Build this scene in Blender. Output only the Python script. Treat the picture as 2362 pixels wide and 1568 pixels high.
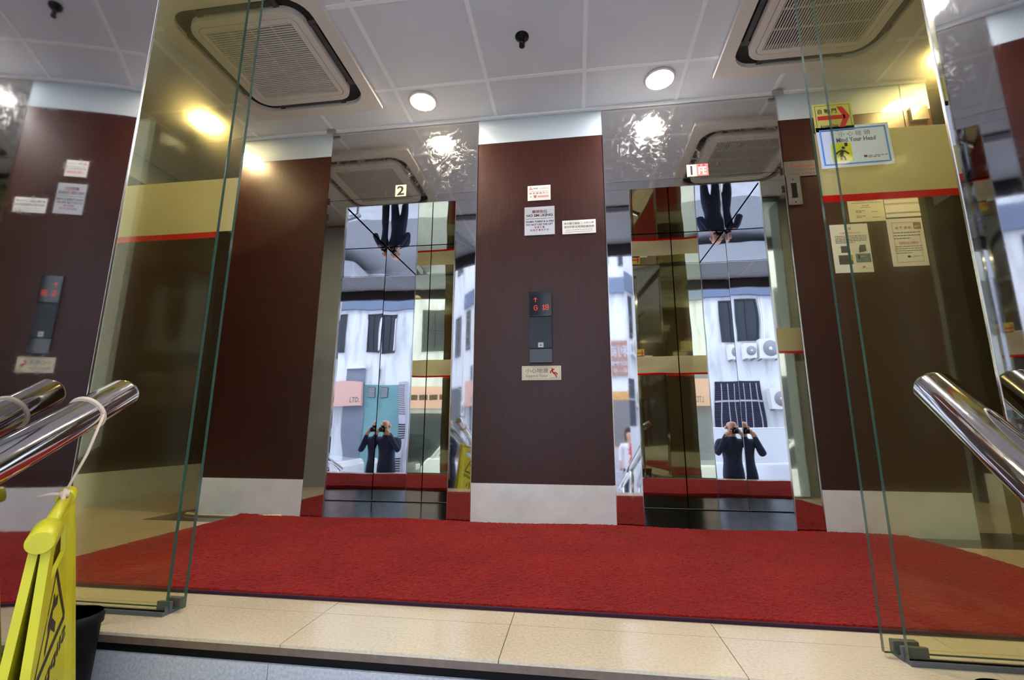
import bpy, bmesh, math, random
from mathutils import Vector, Matrix
random.seed(7)
for o in list(bpy.data.objects): bpy.data.objects.remove(o)
SC = bpy.context.scene
COL = SC.collection
PI = math.pi

# ------------------------------------------------------------------ camera, world, exposure
H = 0.565                       # camera height above the lobby floor
F_PX, PITCH, YAW, ROLL = 1061.41, 11.1065, 7.85816, 0.26022
cp, sp = math.cos(math.radians(PITCH)), math.sin(math.radians(PITCH))
cy, sy = math.cos(math.radians(YAW)), math.sin(math.radians(YAW))
fwd = Vector((-sy*cp, cy*cp, sp)); rgt = Vector((cy, sy, 0)); upv = rgt.cross(fwd)
cr, sr = math.cos(math.radians(ROLL)), math.sin(math.radians(ROLL))
r2 = rgt*cr + upv*sr; u2 = upv*cr - rgt*sr
cam_d = bpy.data.cameras.new('camera'); cam = bpy.data.objects.new('camera', cam_d); COL.objects.link(cam)
cam_d.sensor_fit = 'HORIZONTAL'; cam_d.sensor_width = 36.0; cam_d.lens = 36.0*F_PX/2362.0
cam_d.clip_start = 0.01; cam_d.clip_end = 200
cam.matrix_world = Matrix(((r2.x, u2.x, -fwd.x, 0), (r2.y, u2.y, -fwd.y, 0), (r2.z, u2.z, -fwd.z, H), (0, 0, 0, 1)))
SC.camera = cam

W = bpy.data.worlds.new('overcast_sky'); SC.world = W; W.use_nodes = True
bg = W.node_tree.nodes['Background']; bg.inputs[0].default_value = (0.77, 0.86, 1.0, 1); bg.inputs[1].default_value = 6.0
SC.view_settings.view_transform = 'Standard'; SC.view_settings.look = 'None'
SC.view_settings.gamma = 1.0; SC.view_settings.use_curve_mapping = False
SC.view_settings.exposure = 0.0
cyc = SC.cycles
cyc.use_denoising = True
cyc.use_adaptive_sampling = True; cyc.adaptive_threshold = 0.03
cyc.max_bounces = 12; cyc.glossy_bounces = 8; cyc.diffuse_bounces = 5; cyc.transparent_max_bounces = 24
cyc.sample_clamp_indirect = 8.0; cyc.caustics_reflective = True
LAMP_WARM, LAMP_COOL, LAMP_AMBER = (1.0, 0.88, 0.68), (1.0, 0.97, 0.93), (1.0, 0.74, 0.36)
LAMP_POWER = 1300.0

# ------------------------------------------------------------------ materials
def S(r, g, b):
    f = lambda c: ((c/255)/12.92 if c/255 <= 0.04045 else ((c/255+0.055)/1.055)**2.4)
    return (f(r), f(g), f(b), 1)
def new_mat(name):
    m = bpy.data.materials.new(name); m.use_nodes = True
    return m, m.node_tree.nodes, m.node_tree.links, m.node_tree.nodes['Principled BSDF']
def mat(name, col, rough=0.5, metal=0.0, coat=0.0, spec=0.5, noise=None, bump=None, emit=None):
    """noise=(scale, amount) varies the colour; bump=(scale, distance) adds relief"""
    m, N, L, B = new_mat(name)
    B.inputs['Base Color'].default_value = col; B.inputs['Roughness'].default_value = rough
    B.inputs['Metallic'].default_value = metal; B.inputs['Specular IOR Level'].default_value = spec
    B.inputs['Coat Weight'].default_value = coat; B.inputs['Coat Roughness'].default_value = 0.08
    if emit:
        B.inputs['Emission Color'].default_value = (*emit[0], 1); B.inputs['Emission Strength'].default_value = emit[1]
    tc = None
    if noise or bump: tc = N.new('ShaderNodeTexCoord')
    if noise:
        n = N.new('ShaderNodeTexNoise'); n.inputs['Scale'].default_value = noise[0]; n.inputs['Detail'].default_value = 6
        L.new(tc.outputs['Object'], n.inputs['Vector'])
        rmp = N.new('ShaderNodeMapRange'); rmp.inputs[1].default_value = 0.3; rmp.inputs[2].default_value = 0.7
        rmp.inputs[3].default_value = 1-noise[1]; rmp.inputs[4].default_value = 1+noise[1]
        L.new(n.outputs['Fac'], rmp.inputs[0])
        mx = N.new('ShaderNodeVectorMath'); mx.operation = 'SCALE'; mx.inputs[0].default_value = col[:3]
        L.new(rmp.outputs[0], mx.inputs['Scale']); L.new(mx.outputs[0], B.inputs['Base Color'])
    if bump:
        n = N.new('ShaderNodeTexNoise'); n.inputs['Scale'].default_value = bump[0]; n.inputs['Detail'].default_value = 2
        L.new(tc.outputs['Object'], n.inputs['Vector'])
        b = N.new('ShaderNodeBump'); b.inputs['Distance'].default_value = bump[1]; b.inputs['Strength'].default_value = 1
        L.new(n.outputs['Fac'], b.inputs['Height']); L.new(b.outputs[0], B.inputs['Normal'])
    return m

def wood_mat():
    m, N, L, B = new_mat('dark_red_veneer')
    tc = N.new('ShaderNodeTexCoord'); mp = N.new('ShaderNodeMapping'); mp.inputs['Scale'].default_value = (46, 46, 1.6)
    L.new(tc.outputs['Object'], mp.inputs[0])
    n = N.new('ShaderNodeTexNoise'); n.inputs['Scale'].default_value = 3; n.inputs['Detail'].default_value = 8; n.inputs['Roughness'].default_value = 0.65
    L.new(mp.outputs[0], n.inputs['Vector'])
    cr_ = N.new('ShaderNodeValToRGB'); e = cr_.color_ramp.elements
    e[0].position = 0.28; e[0].color = S(42, 16, 9); e[1].position = 0.72; e[1].color = S(68, 27, 14)
    L.new(n.outputs['Fac'], cr_.inputs[0])
    # pale scuffs
    n2 = N.new('ShaderNodeTexNoise'); n2.inputs['Scale'].default_value = 5; n2.inputs['Detail'].default_value = 9; n2.inputs['Roughness'].default_value = 0.8
    L.new(tc.outputs['Object'], n2.inputs['Vector'])
    r_ = N.new('ShaderNodeMapRange'); r_.inputs[1].default_value = 0.60; r_.inputs[2].default_value = 0.80; r_.inputs[4].default_value = 0.18
    L.new(n2.outputs['Fac'], r_.inputs[0])
    mx = N.new('ShaderNodeMix'); mx.data_type = 'RGBA'; L.new(r_.outputs[0], mx.inputs[0]); L.new(cr_.outputs[0], mx.inputs[6]); mx.inputs[7].default_value = S(120, 92, 80)
    L.new(mx.outputs[2], B.inputs['Base Color'])
    rr = N.new('ShaderNodeMapRange'); rr.inputs[3].default_value = 0.30; rr.inputs[4].default_value = 0.46
    L.new(n2.outputs['Fac'], rr.inputs[0]); L.new(rr.outputs[0], B.inputs['Roughness'])
    B.inputs['Specular IOR Level'].default_value = 0.5
    return m

def steel_mat(name, col, rough, bump, scratch=0.0):
    m, N, L, B = new_mat(name)
    B.inputs['Base Color'].default_value = col; B.inputs['Metallic'].default_value = 1.0; B.inputs['Roughness'].default_value = rough
    tc = N.new('ShaderNodeTexCoord')
    n = N.new('ShaderNodeTexNoise'); n.inputs['Scale'].default_value = bump[0]; n.inputs['Detail'].default_value = 0.6
    L.new(tc.outputs['Object'], n.inputs['Vector'])
    b = N.new('ShaderNodeBump'); b.inputs['Distance'].default_value = bump[1]; b.inputs['Strength'].default_value = 1
    L.new(n.outputs['Fac'], b.inputs['Height']); L.new(b.outputs[0], B.inputs['Normal'])
    if scratch:
        d = N.new('ShaderNodeTexNoise'); d.inputs['Scale'].default_value = 3; d.inputs['Detail'].default_value = 3
        L.new(tc.outputs['Object'], d.inputs['Vector'])
        va = N.new('ShaderNodeVectorMath'); va.operation = 'MULTIPLY_ADD'; va.inputs[1].default_value = (.7, .7, .7)
        L.new(d.outputs['Color'], va.inputs[0]); L.new(tc.outputs['Object'], va.inputs[2])
        n2 = N.new('ShaderNodeTexNoise'); n2.inputs['Scale'].default_value = 22; n2.inputs['Detail'].default_value = 8; n2.inputs['Roughness'].default_value = 0.75
        L.new(va.outputs[0], n2.inputs['Vector'])
        r_ = N.new('ShaderNodeMapRange'); r_.inputs[1].default_value = 0.5; r_.inputs[2].default_value = 0.72; r_.inputs[3].default_value = rough; r_.inputs[4].default_value = rough+scratch
        L.new(n2.outputs['Fac'], r_.inputs[0]); L.new(r_.outputs[0], B.inputs['Roughness'])
    return m

def glass_mat():
    """thin tinted pane: straight-through light plus a Schlick reflection, and a little dust"""
    m, N, L, B = new_mat('tinted_glass'); N.remove(B); out = N['Material Output']
    tr = N.new('ShaderNodeBsdfTransparent'); tr.inputs[0].default_value = (0.968, 0.968, 0.885, 1)
    df = N.new('ShaderNodeBsdfDiffuse'); df.inputs[0].default_value = S(214, 208, 160)
    m1 = N.new('ShaderNodeMixShader'); m1.inputs[0].default_value = 0.008
    tl = N.new('ShaderNodeBsdfTranslucent'); tl.inputs[0].default_value = S(214, 208, 160)
    md = N.new('ShaderNodeMixShader'); md.inputs[0].default_value = 0.5; L.new(df.outputs[0], md.inputs[1]); L.new(tl.outputs[0], md.inputs[2])
    rf = N.new('ShaderNodeBsdfRefraction'); rf.inputs['IOR'].default_value = 1.025; rf.inputs['Roughness'].default_value = 0.95; rf.inputs[0].default_value = S(244, 240, 210)
    mh = N.new('ShaderNodeMixShader'); mh.inputs[0].default_value = 0.06; L.new(tr.outputs[0], mh.inputs[1]); L.new(rf.outputs[0], mh.inputs[2])
    L.new(mh.outputs[0], m1.inputs[1]); L.new(md.outputs[0], m1.inputs[2])
    gl = N.new('ShaderNodeBsdfGlossy'); gl.inputs['Roughness'].default_value = 0.015
    lw = N.new('ShaderNodeLayerWeight'); lw.inputs['Blend'].default_value = 0.5
    pw = N.new('ShaderNodeMath'); pw.operation = 'POWER'; pw.inputs[1].default_value = 5; L.new(lw.outputs['Facing'], pw.inputs[0])
    ma = N.new('ShaderNodeMath'); ma.operation = 'MULTIPLY_ADD'; ma.inputs[1].default_value = 0.94; ma.inputs[2].default_value = 0.018; L.new(pw.outputs[0], ma.inputs[0])
    m2 = N.new('ShaderNodeMixShader'); L.new(ma.outputs[0], m2.inputs[0]); L.new(m1.outputs[0], m2.inputs[1]); L.new(gl.outputs[0], m2.inputs[2])
    L.new(m2.outputs[0], out.inputs[0])
    return m
def film_mat(name, col, t):
    """translucent sticker film"""
    m, N, L, B = new_mat(name); N.remove(B); out = N['Material Output']
    df = N.new('ShaderNodeBsdfDiffuse'); df.inputs[0].default_value = col
    tl = N.new('ShaderNodeBsdfTranslucent'); tl.inputs[0].default_value = col
    a = N.new('ShaderNodeMixShader'); a.inputs[0].default_value = 0.5; L.new(df.outputs[0], a.inputs[1]); L.new(tl.outputs[0], a.inputs[2])
    tr = N.new('ShaderNodeBsdfTransparent'); tr.inputs[0].default_value = col
    b = N.new('ShaderNodeMixShader'); b.inputs[0].default_value = t; L.new(a.outputs[0], b.inputs[1]); L.new(tr.outputs[0], b.inputs[2])
    L.new(b.outputs[0], out.inputs[0])
    return m
def carpet_mat():
    m, N, L, B = new_mat('red_carpet_pile')
    tc = N.new('ShaderNodeTexCoord')
    n = N.new('ShaderNodeTexNoise'); n.inputs['Scale'].default_value = 210; n.inputs['Detail'].default_value = 5; n.inputs['Roughness'].default_value = .7; L.new(tc.outputs['Object'], n.inputs['Vector'])
    c = N.new('ShaderNodeValToRGB'); e = c.color_ramp.elements
    e[0].position = 0.36; e[0].color = S(86, 13, 13); e[1].position = 0.62; e[1].color = S(154, 32, 26)
    L.new(n.outputs['Fac'], c.inputs[0])
    n2 = N.new('ShaderNodeTexNoise'); n2.inputs['Scale'].default_value = 3; n2.inputs['Detail'].default_value = 4; L.new(tc.outputs['Object'], n2.inputs['Vector'])
    r_ = N.new('ShaderNodeMapRange'); r_.inputs[1].default_value = .3; r_.inputs[2].default_value = .7; r_.inputs[3].default_value = .82; r_.inputs[4].default_value = 1.1; L.new(n2.outputs['Fac'], r_.inputs[0])
    v = N.new('ShaderNodeVectorMath'); v.operation = 'SCALE'; L.new(c.outputs[0], v.inputs[0]); L.new(r_.outputs[0], v.inputs['Scale'])
    L.new(v.outputs[0], B.inputs['Base Color']); B.inputs['Roughness'].default_value = 1; B.inputs['Specular IOR Level'].default_value = 0.05
    B.inputs['Sheen Weight'].default_value = 0.08
    return m
def terrazzo(name, col, dark, rough):
    m, N, L, B = new_mat(name)
    tc = N.new('ShaderNodeTexCoord')
    n = N.new('ShaderNodeTexNoise'); n.inputs['Scale'].default_value = 120; n.inputs['Detail'].default_value = 3; L.new(tc.outputs['Object'], n.inputs['Vector'])
    n2 = N.new('ShaderNodeTexNoise'); n2.inputs['Scale'].default_value = 2.2; n2.inputs['Detail'].default_value = 5; L.new(tc.outputs['Object'], n2.inputs['Vector'])
    ad = N.new('ShaderNodeMath'); ad.operation = 'MULTIPLY_ADD'; ad.inputs[1].default_value = .7; L.new(n2.outputs['Fac'], ad.inputs[0]); L.new(n.outputs['Fac'], ad.inputs[2])
    c = N.new('ShaderNodeValToRGB'); e = c.color_ramp.elements
    e[0].position = .62; e[0].color = dark; e[1].position = .98; e[1].color = col
    L.new(ad.outputs[0], c.inputs[0]); L.new(c.outputs[0], B.inputs['Base Color'])
    B.inputs['Roughness'].default_value = rough
    return m
def stained_wall(name, col, stain):
    m, N, L, B = new_mat(name)
    tc = N.new('ShaderNodeTexCoord'); mp = N.new('ShaderNodeMapping'); mp.inputs['Scale'].default_value = (2.2, 2.2, .5); L.new(tc.outputs['Object'], mp.inputs[0])
    n = N.new('ShaderNodeTexNoise'); n.inputs['Scale'].default_value = 1.6; n.inputs['Detail'].default_value = 8; L.new(mp.outputs[0], n.inputs['Vector'])
    c = N.new('ShaderNodeValToRGB'); e = c.color_ramp.elements; e[0].position = .28; e[0].color = stain; e[1].position = .52; e[1].color = col
    L.new(n.outputs['Fac'], c.inputs[0]); L.new(c.outputs[0], B.inputs['Base Color']); B.inputs['Roughness'].default_value = .8
    return m

M = {}
M['wood'] = wood_mat()
M['mirror'] = steel_mat('mirror_steel', (0.66, 0.665, 0.68, 1), 0.012, (1.8, 0.0014))
M['door'] = steel_mat('mirror_door_steel', (0.66, 0.67, 0.69, 1), 0.012, (2.8, 0.0010))
M['header'] = steel_mat('scuffed_steel', (0.66, 0.645, 0.63, 1), 0.05, (1.2, 0.0012), 0.30)
M['jamb'] = steel_mat('jamb_steel', (0.60, 0.60, 0.60, 1), 0.03, (1.7, 0.0012), 0.04)
M['cheek'] = steel_mat('cladding_steel', (0.60, 0.59, 0.60, 1), 0.03, (0.9, 0.0012), 0.05)
M['chrome'] = steel_mat('polished_tube_steel', (0.74, 0.72, 0.70, 1), 0.07, (30, 0.0001), 0.05)
M['brushed'] = mat('brushed_steel', S(190, 188, 184), 0.3, 1.0, noise=(60, .1))
M['edge_steel'] = mat('bright_steel_edge', S(215, 210, 200), 0.18, 1.0)
M['glass'] = glass_mat()
M['glass_edge'] = mat('green_glass_edge', S(52, 84, 72), 0.12, 0, coat=.6)
M['cream_film'] = film_mat('cream_film', S(228, 220, 190), 0.28)
M['red_film'] = film_mat('red_film', S(226, 26, 26), 0.05)
M['band'] = mat('white_back_painted_glass', S(192, 204, 214), 0.08, coat=.5)
M['skirt'] = mat('white_skirting', S(236, 242, 240), 0.12, noise=(9, .06))
M['ceiling'] = mat('ceiling_tile_grey', S(217, 222, 230), 0.45, noise=(3, .03))
M['rail_white'] = mat('ceiling_rail_white', S(242, 245, 248), 0.5)
M['ac'] = mat('ac_plastic', S(218, 212, 206), 0.45, noise=(5, .03))
M['black'] = mat('black_plastic', S(11, 10, 10), 0.6, spec=.2)
M['slot'] = mat('dark_slot', S(26, 25, 25), 0.6)
M['vane'] = mat('grey_vane', S(70, 69, 70), 0.5)
M['trim'] = mat('lamp_trim_white', S(225, 222, 215), 0.4)
M['floor'] = terrazzo('beige_floor_tile', S(216, 199, 170), S(196, 178, 148), 0.16)
M['grout'] = mat('grout', S(120, 105, 88), 0.8)
M['granite'] = mat('black_granite', S(16, 16, 17), 0.16, spec=.02, noise=(80, .4))
M['border'] = mat('charcoal_border_stone', S(62, 60, 58), 0.15, noise=(70, .25))
M['nosing'] = mat('brown_stone_edge', S(112, 92, 78), 0.3, noise=(40, .15))
M['riser'] = terrazzo('pale_riser_tile', S(196, 198, 202), S(168, 170, 178), 0.25)
M['carpet'] = carpet_mat()
M['carpet_edge'] = mat('dark_carpet_binding', S(52, 16, 40), 0.9)
M['rubber'] = mat('grey_rubber_guide', S(92, 94, 96), 0.5)
M['yellow'] = mat('yellow_plastic', S(190, 182, 26), 0.42, noise=(14, .10))
M['ink'] = mat('black_ink', S(24, 24, 26), 0.6)
M['ink_grey'] = mat('grey_ink', S(118, 116, 116), 0.6)
M['ink_pale'] = mat('pale_ink', S(172, 168, 165), 0.6)
M['ink_red'] = mat('red_ink', S(206, 40, 40), 0.6)
M['ink_maroon'] = mat('maroon_ink', S(120, 40, 50), 0.6)
M['ink_blue'] = mat('blue_ink', S(98, 150, 222), 0.6)
M['ink_navy'] = mat('navy_ink', S(48, 56, 92), 0.6)
M['ink_pink'] = mat('pink_ink', S(240, 150, 150), 0.6)
M['paper'] = mat('white_paper', S(238, 236, 230), 0.6)
M['laminate'] = mat('laminated_white', S(222, 226, 242), 0.25, coat=.4)
M['cream'] = mat('cream_card', S(240, 232, 200), 0.5)
M['number_card'] = mat('cream_number_card', S(196, 188, 162), 0.5)
M['tan_paper'] = mat('old_paper_strip', S(212, 196, 160), 0.7)
M['sign_yellow'] = mat('yellow_sticker', S(206, 190, 96), 0.45)
M['pict_yellow'] = mat('bright_yellow_print', S(226, 220, 20), 0.5)
M['sign_red'] = mat('red_print', S(200, 34, 34), 0.5)
M['photo_dark'] = mat('photo_print_dark', S(62, 72, 74), 0.5, noise=(70, .5))
M['photo_blue'] = mat('photo_print_blue', S(108, 128, 138), 0.5, noise=(70, .4))
M['photo_warm'] = mat('photo_print_warm', S(206, 170, 70), 0.5, noise=(120, .5))
M['whitened_plate'] = mat('polished_plate', (0.80, 0.81, 0.86, 1), 0.08, 0.35, coat=.4)  # base whitened in place of the bright street the plate would reflect
M['pink_plate'] = mat('pink_plate', S(226, 112, 108), 0.4)
M['led'] = mat('red_led', S(200, 20, 10), 0.4, emit=((1.0, 0.06, 0.02), 1.2))
M['panel_black'] = mat('black_display_glass', S(20, 22, 24), 0.10, coat=.3)
M['panel_grey'] = mat('dark_metal_panel', S(50, 52, 54), 0.25, .6)
M['button'] = mat('steel_button', S(150, 156, 162), 0.25, .8)
M['rope'] = mat('beige_string', S(206, 184, 160), 0.9)
M['bronze'] = mat('dark_bronze', S(52, 38, 34), 0.35, .5)
M['cable'] = mat('cream_cable', S(220, 204, 150), 0.5)
M['skin'] = mat('skin', S(206, 158, 134), 0.5)
M['suit'] = mat('navy_suit', S(34, 40, 62), 0.85, noise=(50, .15))
M['trouser'] = mat('dark_trousers', S(26, 29, 42), 0.85)
M['shoe'] = mat('black_leather', S(16, 15, 15), 0.3)
M['hair'] = mat('dark_hair', S(40, 30, 28), 0.6)
M['asphalt'] = mat('asphalt', S(160, 162, 168), 0.85, noise=(20, .15))
M['paving'] = mat('pavement_slab', S(222, 222, 228), 0.8, noise=(6, .1))
M['white_wall'] = stained_wall('white_painted_wall', S(232, 234, 238), S(186, 186, 184))
M['white_wall2'] = stained_wall('off_white_wall', S(222, 224, 230), S(180, 182, 188))
M['blue_band'] = mat('blue_grey_band', S(110, 122, 148), 0.6, noise=(2, .06))
M['teal'] = mat('teal_wall', S(120, 166, 168), 0.7, noise=(3, .08))
M['grey_wall'] = mat('grey_wall', S(128, 134, 150), 0.7, noise=(3, .08))
M['brown_sign'] = mat('brown_fascia', S(160, 122, 112), 0.5, noise=(4, .05))
M['pink_sign'] = mat('salmon_fascia', S(226, 178, 164), 0.5)
M['gold_wall'] = mat('golden_stone', S(208, 160, 96), 0.4, noise=(14, .2))
M['shutter'] = mat('grey_shutter', S(132, 130, 130), 0.45, .3)
M['louver'] = mat('navy_louver', S(52, 54, 84), 0.5)
M['win_frame'] = mat('dark_window_frame', S(46, 46, 52), 0.4)
M['win_glass'] = mat('dark_window_glass', S(46, 56, 64), 0.04, coat=.5)
M['white_metal'] = mat('white_enamel', S(236, 236, 238), 0.35)
M['fan_grey'] = mat('fan_grille', S(150, 152, 156), 0.5)
M['car_white'] = mat('white_car_paint', S(236, 238, 242), 0.12, coat=.8)
M['car_dark'] = mat('dark_car_paint', S(28, 32, 42), 0.10, coat=.8)
M['tyre'] = mat('tyre_rubber', S(24, 24, 25), 0.8)
M['rim'] = mat('alloy_rim', S(176, 178, 182), 0.3, .9)
M['tail'] = mat('red_lamp_lens', S(210, 20, 20), 0.15, coat=.6)
M['red_cloth'] = mat('red_cloth', S(206, 36, 52), 0.9)
M['white_cloth'] = mat('white_cloth', S(232, 230, 232), 0.9)
M['grey_stone'] = mat('grey_stone_lining', S(160, 170, 180), 0.35, noise=(3, .12))
M['pole_grey'] = mat('grey_column', S(188, 188, 198), 0.6)
M['facade'] = mat('pale_facade_stone', S(190, 190, 196), 0.5, noise=(4, .08))
M['dark_strip'] = mat('dark_metal_strip', S(70, 64, 66), 0.4, .4)

# ------------------------------------------------------------------ geometry helpers
def chain_loc(o):
    v = Vector((0, 0, 0))
    while o is not None: v += o.location; o = o.parent
    return v
class MB:
    def __init__(s): s.v = []; s.f = []; s.mi = []; s.sm = []
    def add(s, vs, fs, mi=0, smooth=False):
        b = len(s.v); s.v += [tuple(p) for p in vs]
        for f in fs: s.f.append([b+i for i in f]); s.mi.append(mi); s.sm.append(smooth)
        return s
    def box(s, x0, x1, y0, y1, z0, z1, mi=0):
        return s.add([(x0,y0,z0),(x1,y0,z0),(x1,y1,z0),(x0,y1,z0),(x0,y0,z1),(x1,y0,z1),(x1,y1,z1),(x0,y1,z1)],
                     [(3,2,1,0),(4,5,6,7),(0,1,5,4),(1,2,6,5),(2,3,7,6),(3,0,4,7)], mi)
    def prism(s, pts, d, mi=0, mi_side=None, smooth=False):
        d = Vector(d); n = len(pts); a = [Vector(p) for p in pts]; b = [p+d for p in a]
        s.add(a+b, [tuple(range(n-1, -1, -1)), tuple(range(n, 2*n))], mi)
        k = len(s.v)-2*n
        for i in range(n):
            j = (i+1) % n; s.f.append([k+i, k+j, k+n+j, k+n+i]); s.mi.append(mi if mi_side is None else mi_side); s.sm.append(smooth)
        return s
    def tube(s, path, r, n=14, mi=0, caps=True):
        path = [Vector(p) for p in path]; rs = r if isinstance(r, (list, tuple)) else [r]*len(path)
        rings = []; prev = None
        for i, p in enumerate(path):
            t = (path[min(i+1, len(path)-1)]-path[max(i-1, 0)]).normalized()
            ref = Vector((0, 0, 1)) if abs(t.z) < .95 else Vector((1, 0, 0))
            u = t.cross(ref).normalized() if prev is None else (prev - t*prev.dot(t)).normalized()
            prev = u; w = t.cross(u)
            rings.append([p+(u*math.cos(2*PI*k/n)+w*math.sin(2*PI*k/n))*rs[i] for k in range(n)])
        b = len(s.v); s.v += [tuple(q) for rg in rings for q in rg]
        for i in range(len(path)-1):
            for k in range(n):
                k2 = (k+1) % n; s.f.append([b+i*n+k, b+i*n+k2, b+(i+1)*n+k2, b+(i+1)*n+k]); s.mi.append(mi); s.sm.append(True)
        if caps:
            s.f.append([b+k for k in range(n-1, -1, -1)]); s.mi.append(mi); s.sm.append(False)
            e = b+(len(path)-1)*n; s.f.append([e+k for k in range(n)]); s.mi.append(mi); s.sm.append(False)
        return s
    def lathe(s, prof, c, n=32, axis='z', mi=0, smooth=True):
        c = Vector(c); b = len(s.v)
        for r, z in prof:
            for k in range(n):
                a = 2*PI*k/n; x, y = r*math.cos(a), r*math.sin(a)
                s.v.append(tuple(c+(Vector((x, y, z)) if axis == 'z' else Vector((x, z, y)) if axis == 'y' else Vector((z, x, y)))))
        for i in range(len(prof)-1):
            for k in range(n):
                k2 = (k+1) % n; s.f.append([b+i*n+k, b+i*n+k2, b+(i+1)*n+k2, b+(i+1)*n+k]); s.mi.append(mi); s.sm.append(smooth)
        if prof[0][0] > 1e-6: s.f.append([b+k for k in range(n)]); s.mi.append(mi); s.sm.append(False)
        if prof[-1][0] > 1e-6: e = b+(len(prof)-1)*n; s.f.append([e+k for k in range(n)]); s.mi.append(mi); s.sm.append(False)
        return s
    def build(s, name, mats, parent=None, origin=None, bevel=0, local=False, fix=True):
        mats = mats if isinstance(mats, (list, tuple)) else [mats]
        xs = list(zip(*s.v)) if s.v else ((0,), (0,), (0,))
        if parent is not None:
            off = Vector((0, 0, 0)) if local else chain_loc(parent); loc = Vector((0, 0, 0))
        else:
            off = Vector(origin) if origin is not None else Vector(((min(xs[0])+max(xs[0]))/2, (min(xs[1])+max(xs[1]))/2, min(xs[2])))
            loc = off
        me = bpy.data.meshes.new(name)
        me.from_pydata([tuple(Vector(p)-off) for p in s.v], [], s.f)
        for m in mats: me.materials.append(m)
        me.polygons.foreach_set('material_index', s.mi); me.polygons.foreach_set('use_smooth', s.sm)
        if fix or bevel:
            bm = bmesh.new(); bm.from_mesh(me)
            if fix: bmesh.ops.recalc_face_normals(bm, faces=bm.faces)
            if bevel:
                bmesh.ops.bevel(bm, geom=[e for e in bm.edges if len(e.link_faces) == 2 and e.calc_face_angle(0) > .6], offset=bevel, segments=2, affect='EDGES', profile=.5)
            bm.to_mesh(me); bm.free()
        o = bpy.data.objects.new(name, me); COL.objects.link(o); o.location = loc
        if parent is not None: o.parent = parent
        return o
def tag(o, label, cat, group=None):
    o['label'] = label; o['category'] = cat; o['kind'] = 'thing'
    if group: o['group'] = group
    return o
def struct(o, label=None):
    o['kind'] = 'structure'
    if label: o['label'] = label
    return o
def thing(name, label, cat, loc=(0, 0, 0), group=None):
    o = bpy.data.objects.new(name, None); COL.objects.link(o); o.location = loc; o.empty_display_size = .05
    return tag(o, label, cat, group)
def sgroup(name, loc=(0, 0, 0)):
    o = bpy.data.objects.new(name, None); COL.objects.link(o); o.location = loc; o.empty_display_size = .05
    return struct(o)
def copy_tree(o, parent=None):
    c = o.copy(); COL.objects.link(c)
    if parent is not None: c.parent = parent
    for ch in list(o.children): copy_tree(ch, c)
    return c
def rrect(cx, cy, hx, hy, r, n=7):
    pts = []
    for (sx, sy, a0) in ((1, 1, 0), (-1, 1, 90), (-1, -1, 180), (1, -1, 270)):
        for k in range(n):
            a = math.radians(a0+90*k/(n-1)); pts.append((cx+sx*(hx-r)+r*math.cos(a), cy+sy*(hy-r)+r*math.sin(a)))
    return pts
def ring(mb, outer, inner, z0, z1, mi=0):
    """solid ring between two outlines with the same number of points, from z0 up to z1"""
    n = len(outer); b = len(mb.v)
    for z in (z0, z1):
        mb.v += [(x, y, z) for x, y in outer] + [(x, y, z) for x, y in inner]
    for k in range(n):
        j = (k+1) % n
        for q in ([b+k, b+j, b+n+j, b+n+k], [b+2*n+k, b+3*n+k, b+3*n+j, b+2*n+j], [b+k, b+2*n+k, b+2*n+j, b+j], [b+n+k, b+n+j, b+3*n+j, b+3*n+k]):
            mb.f.append(q); mb.mi.append(mi); mb.sm.append(False)

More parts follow.
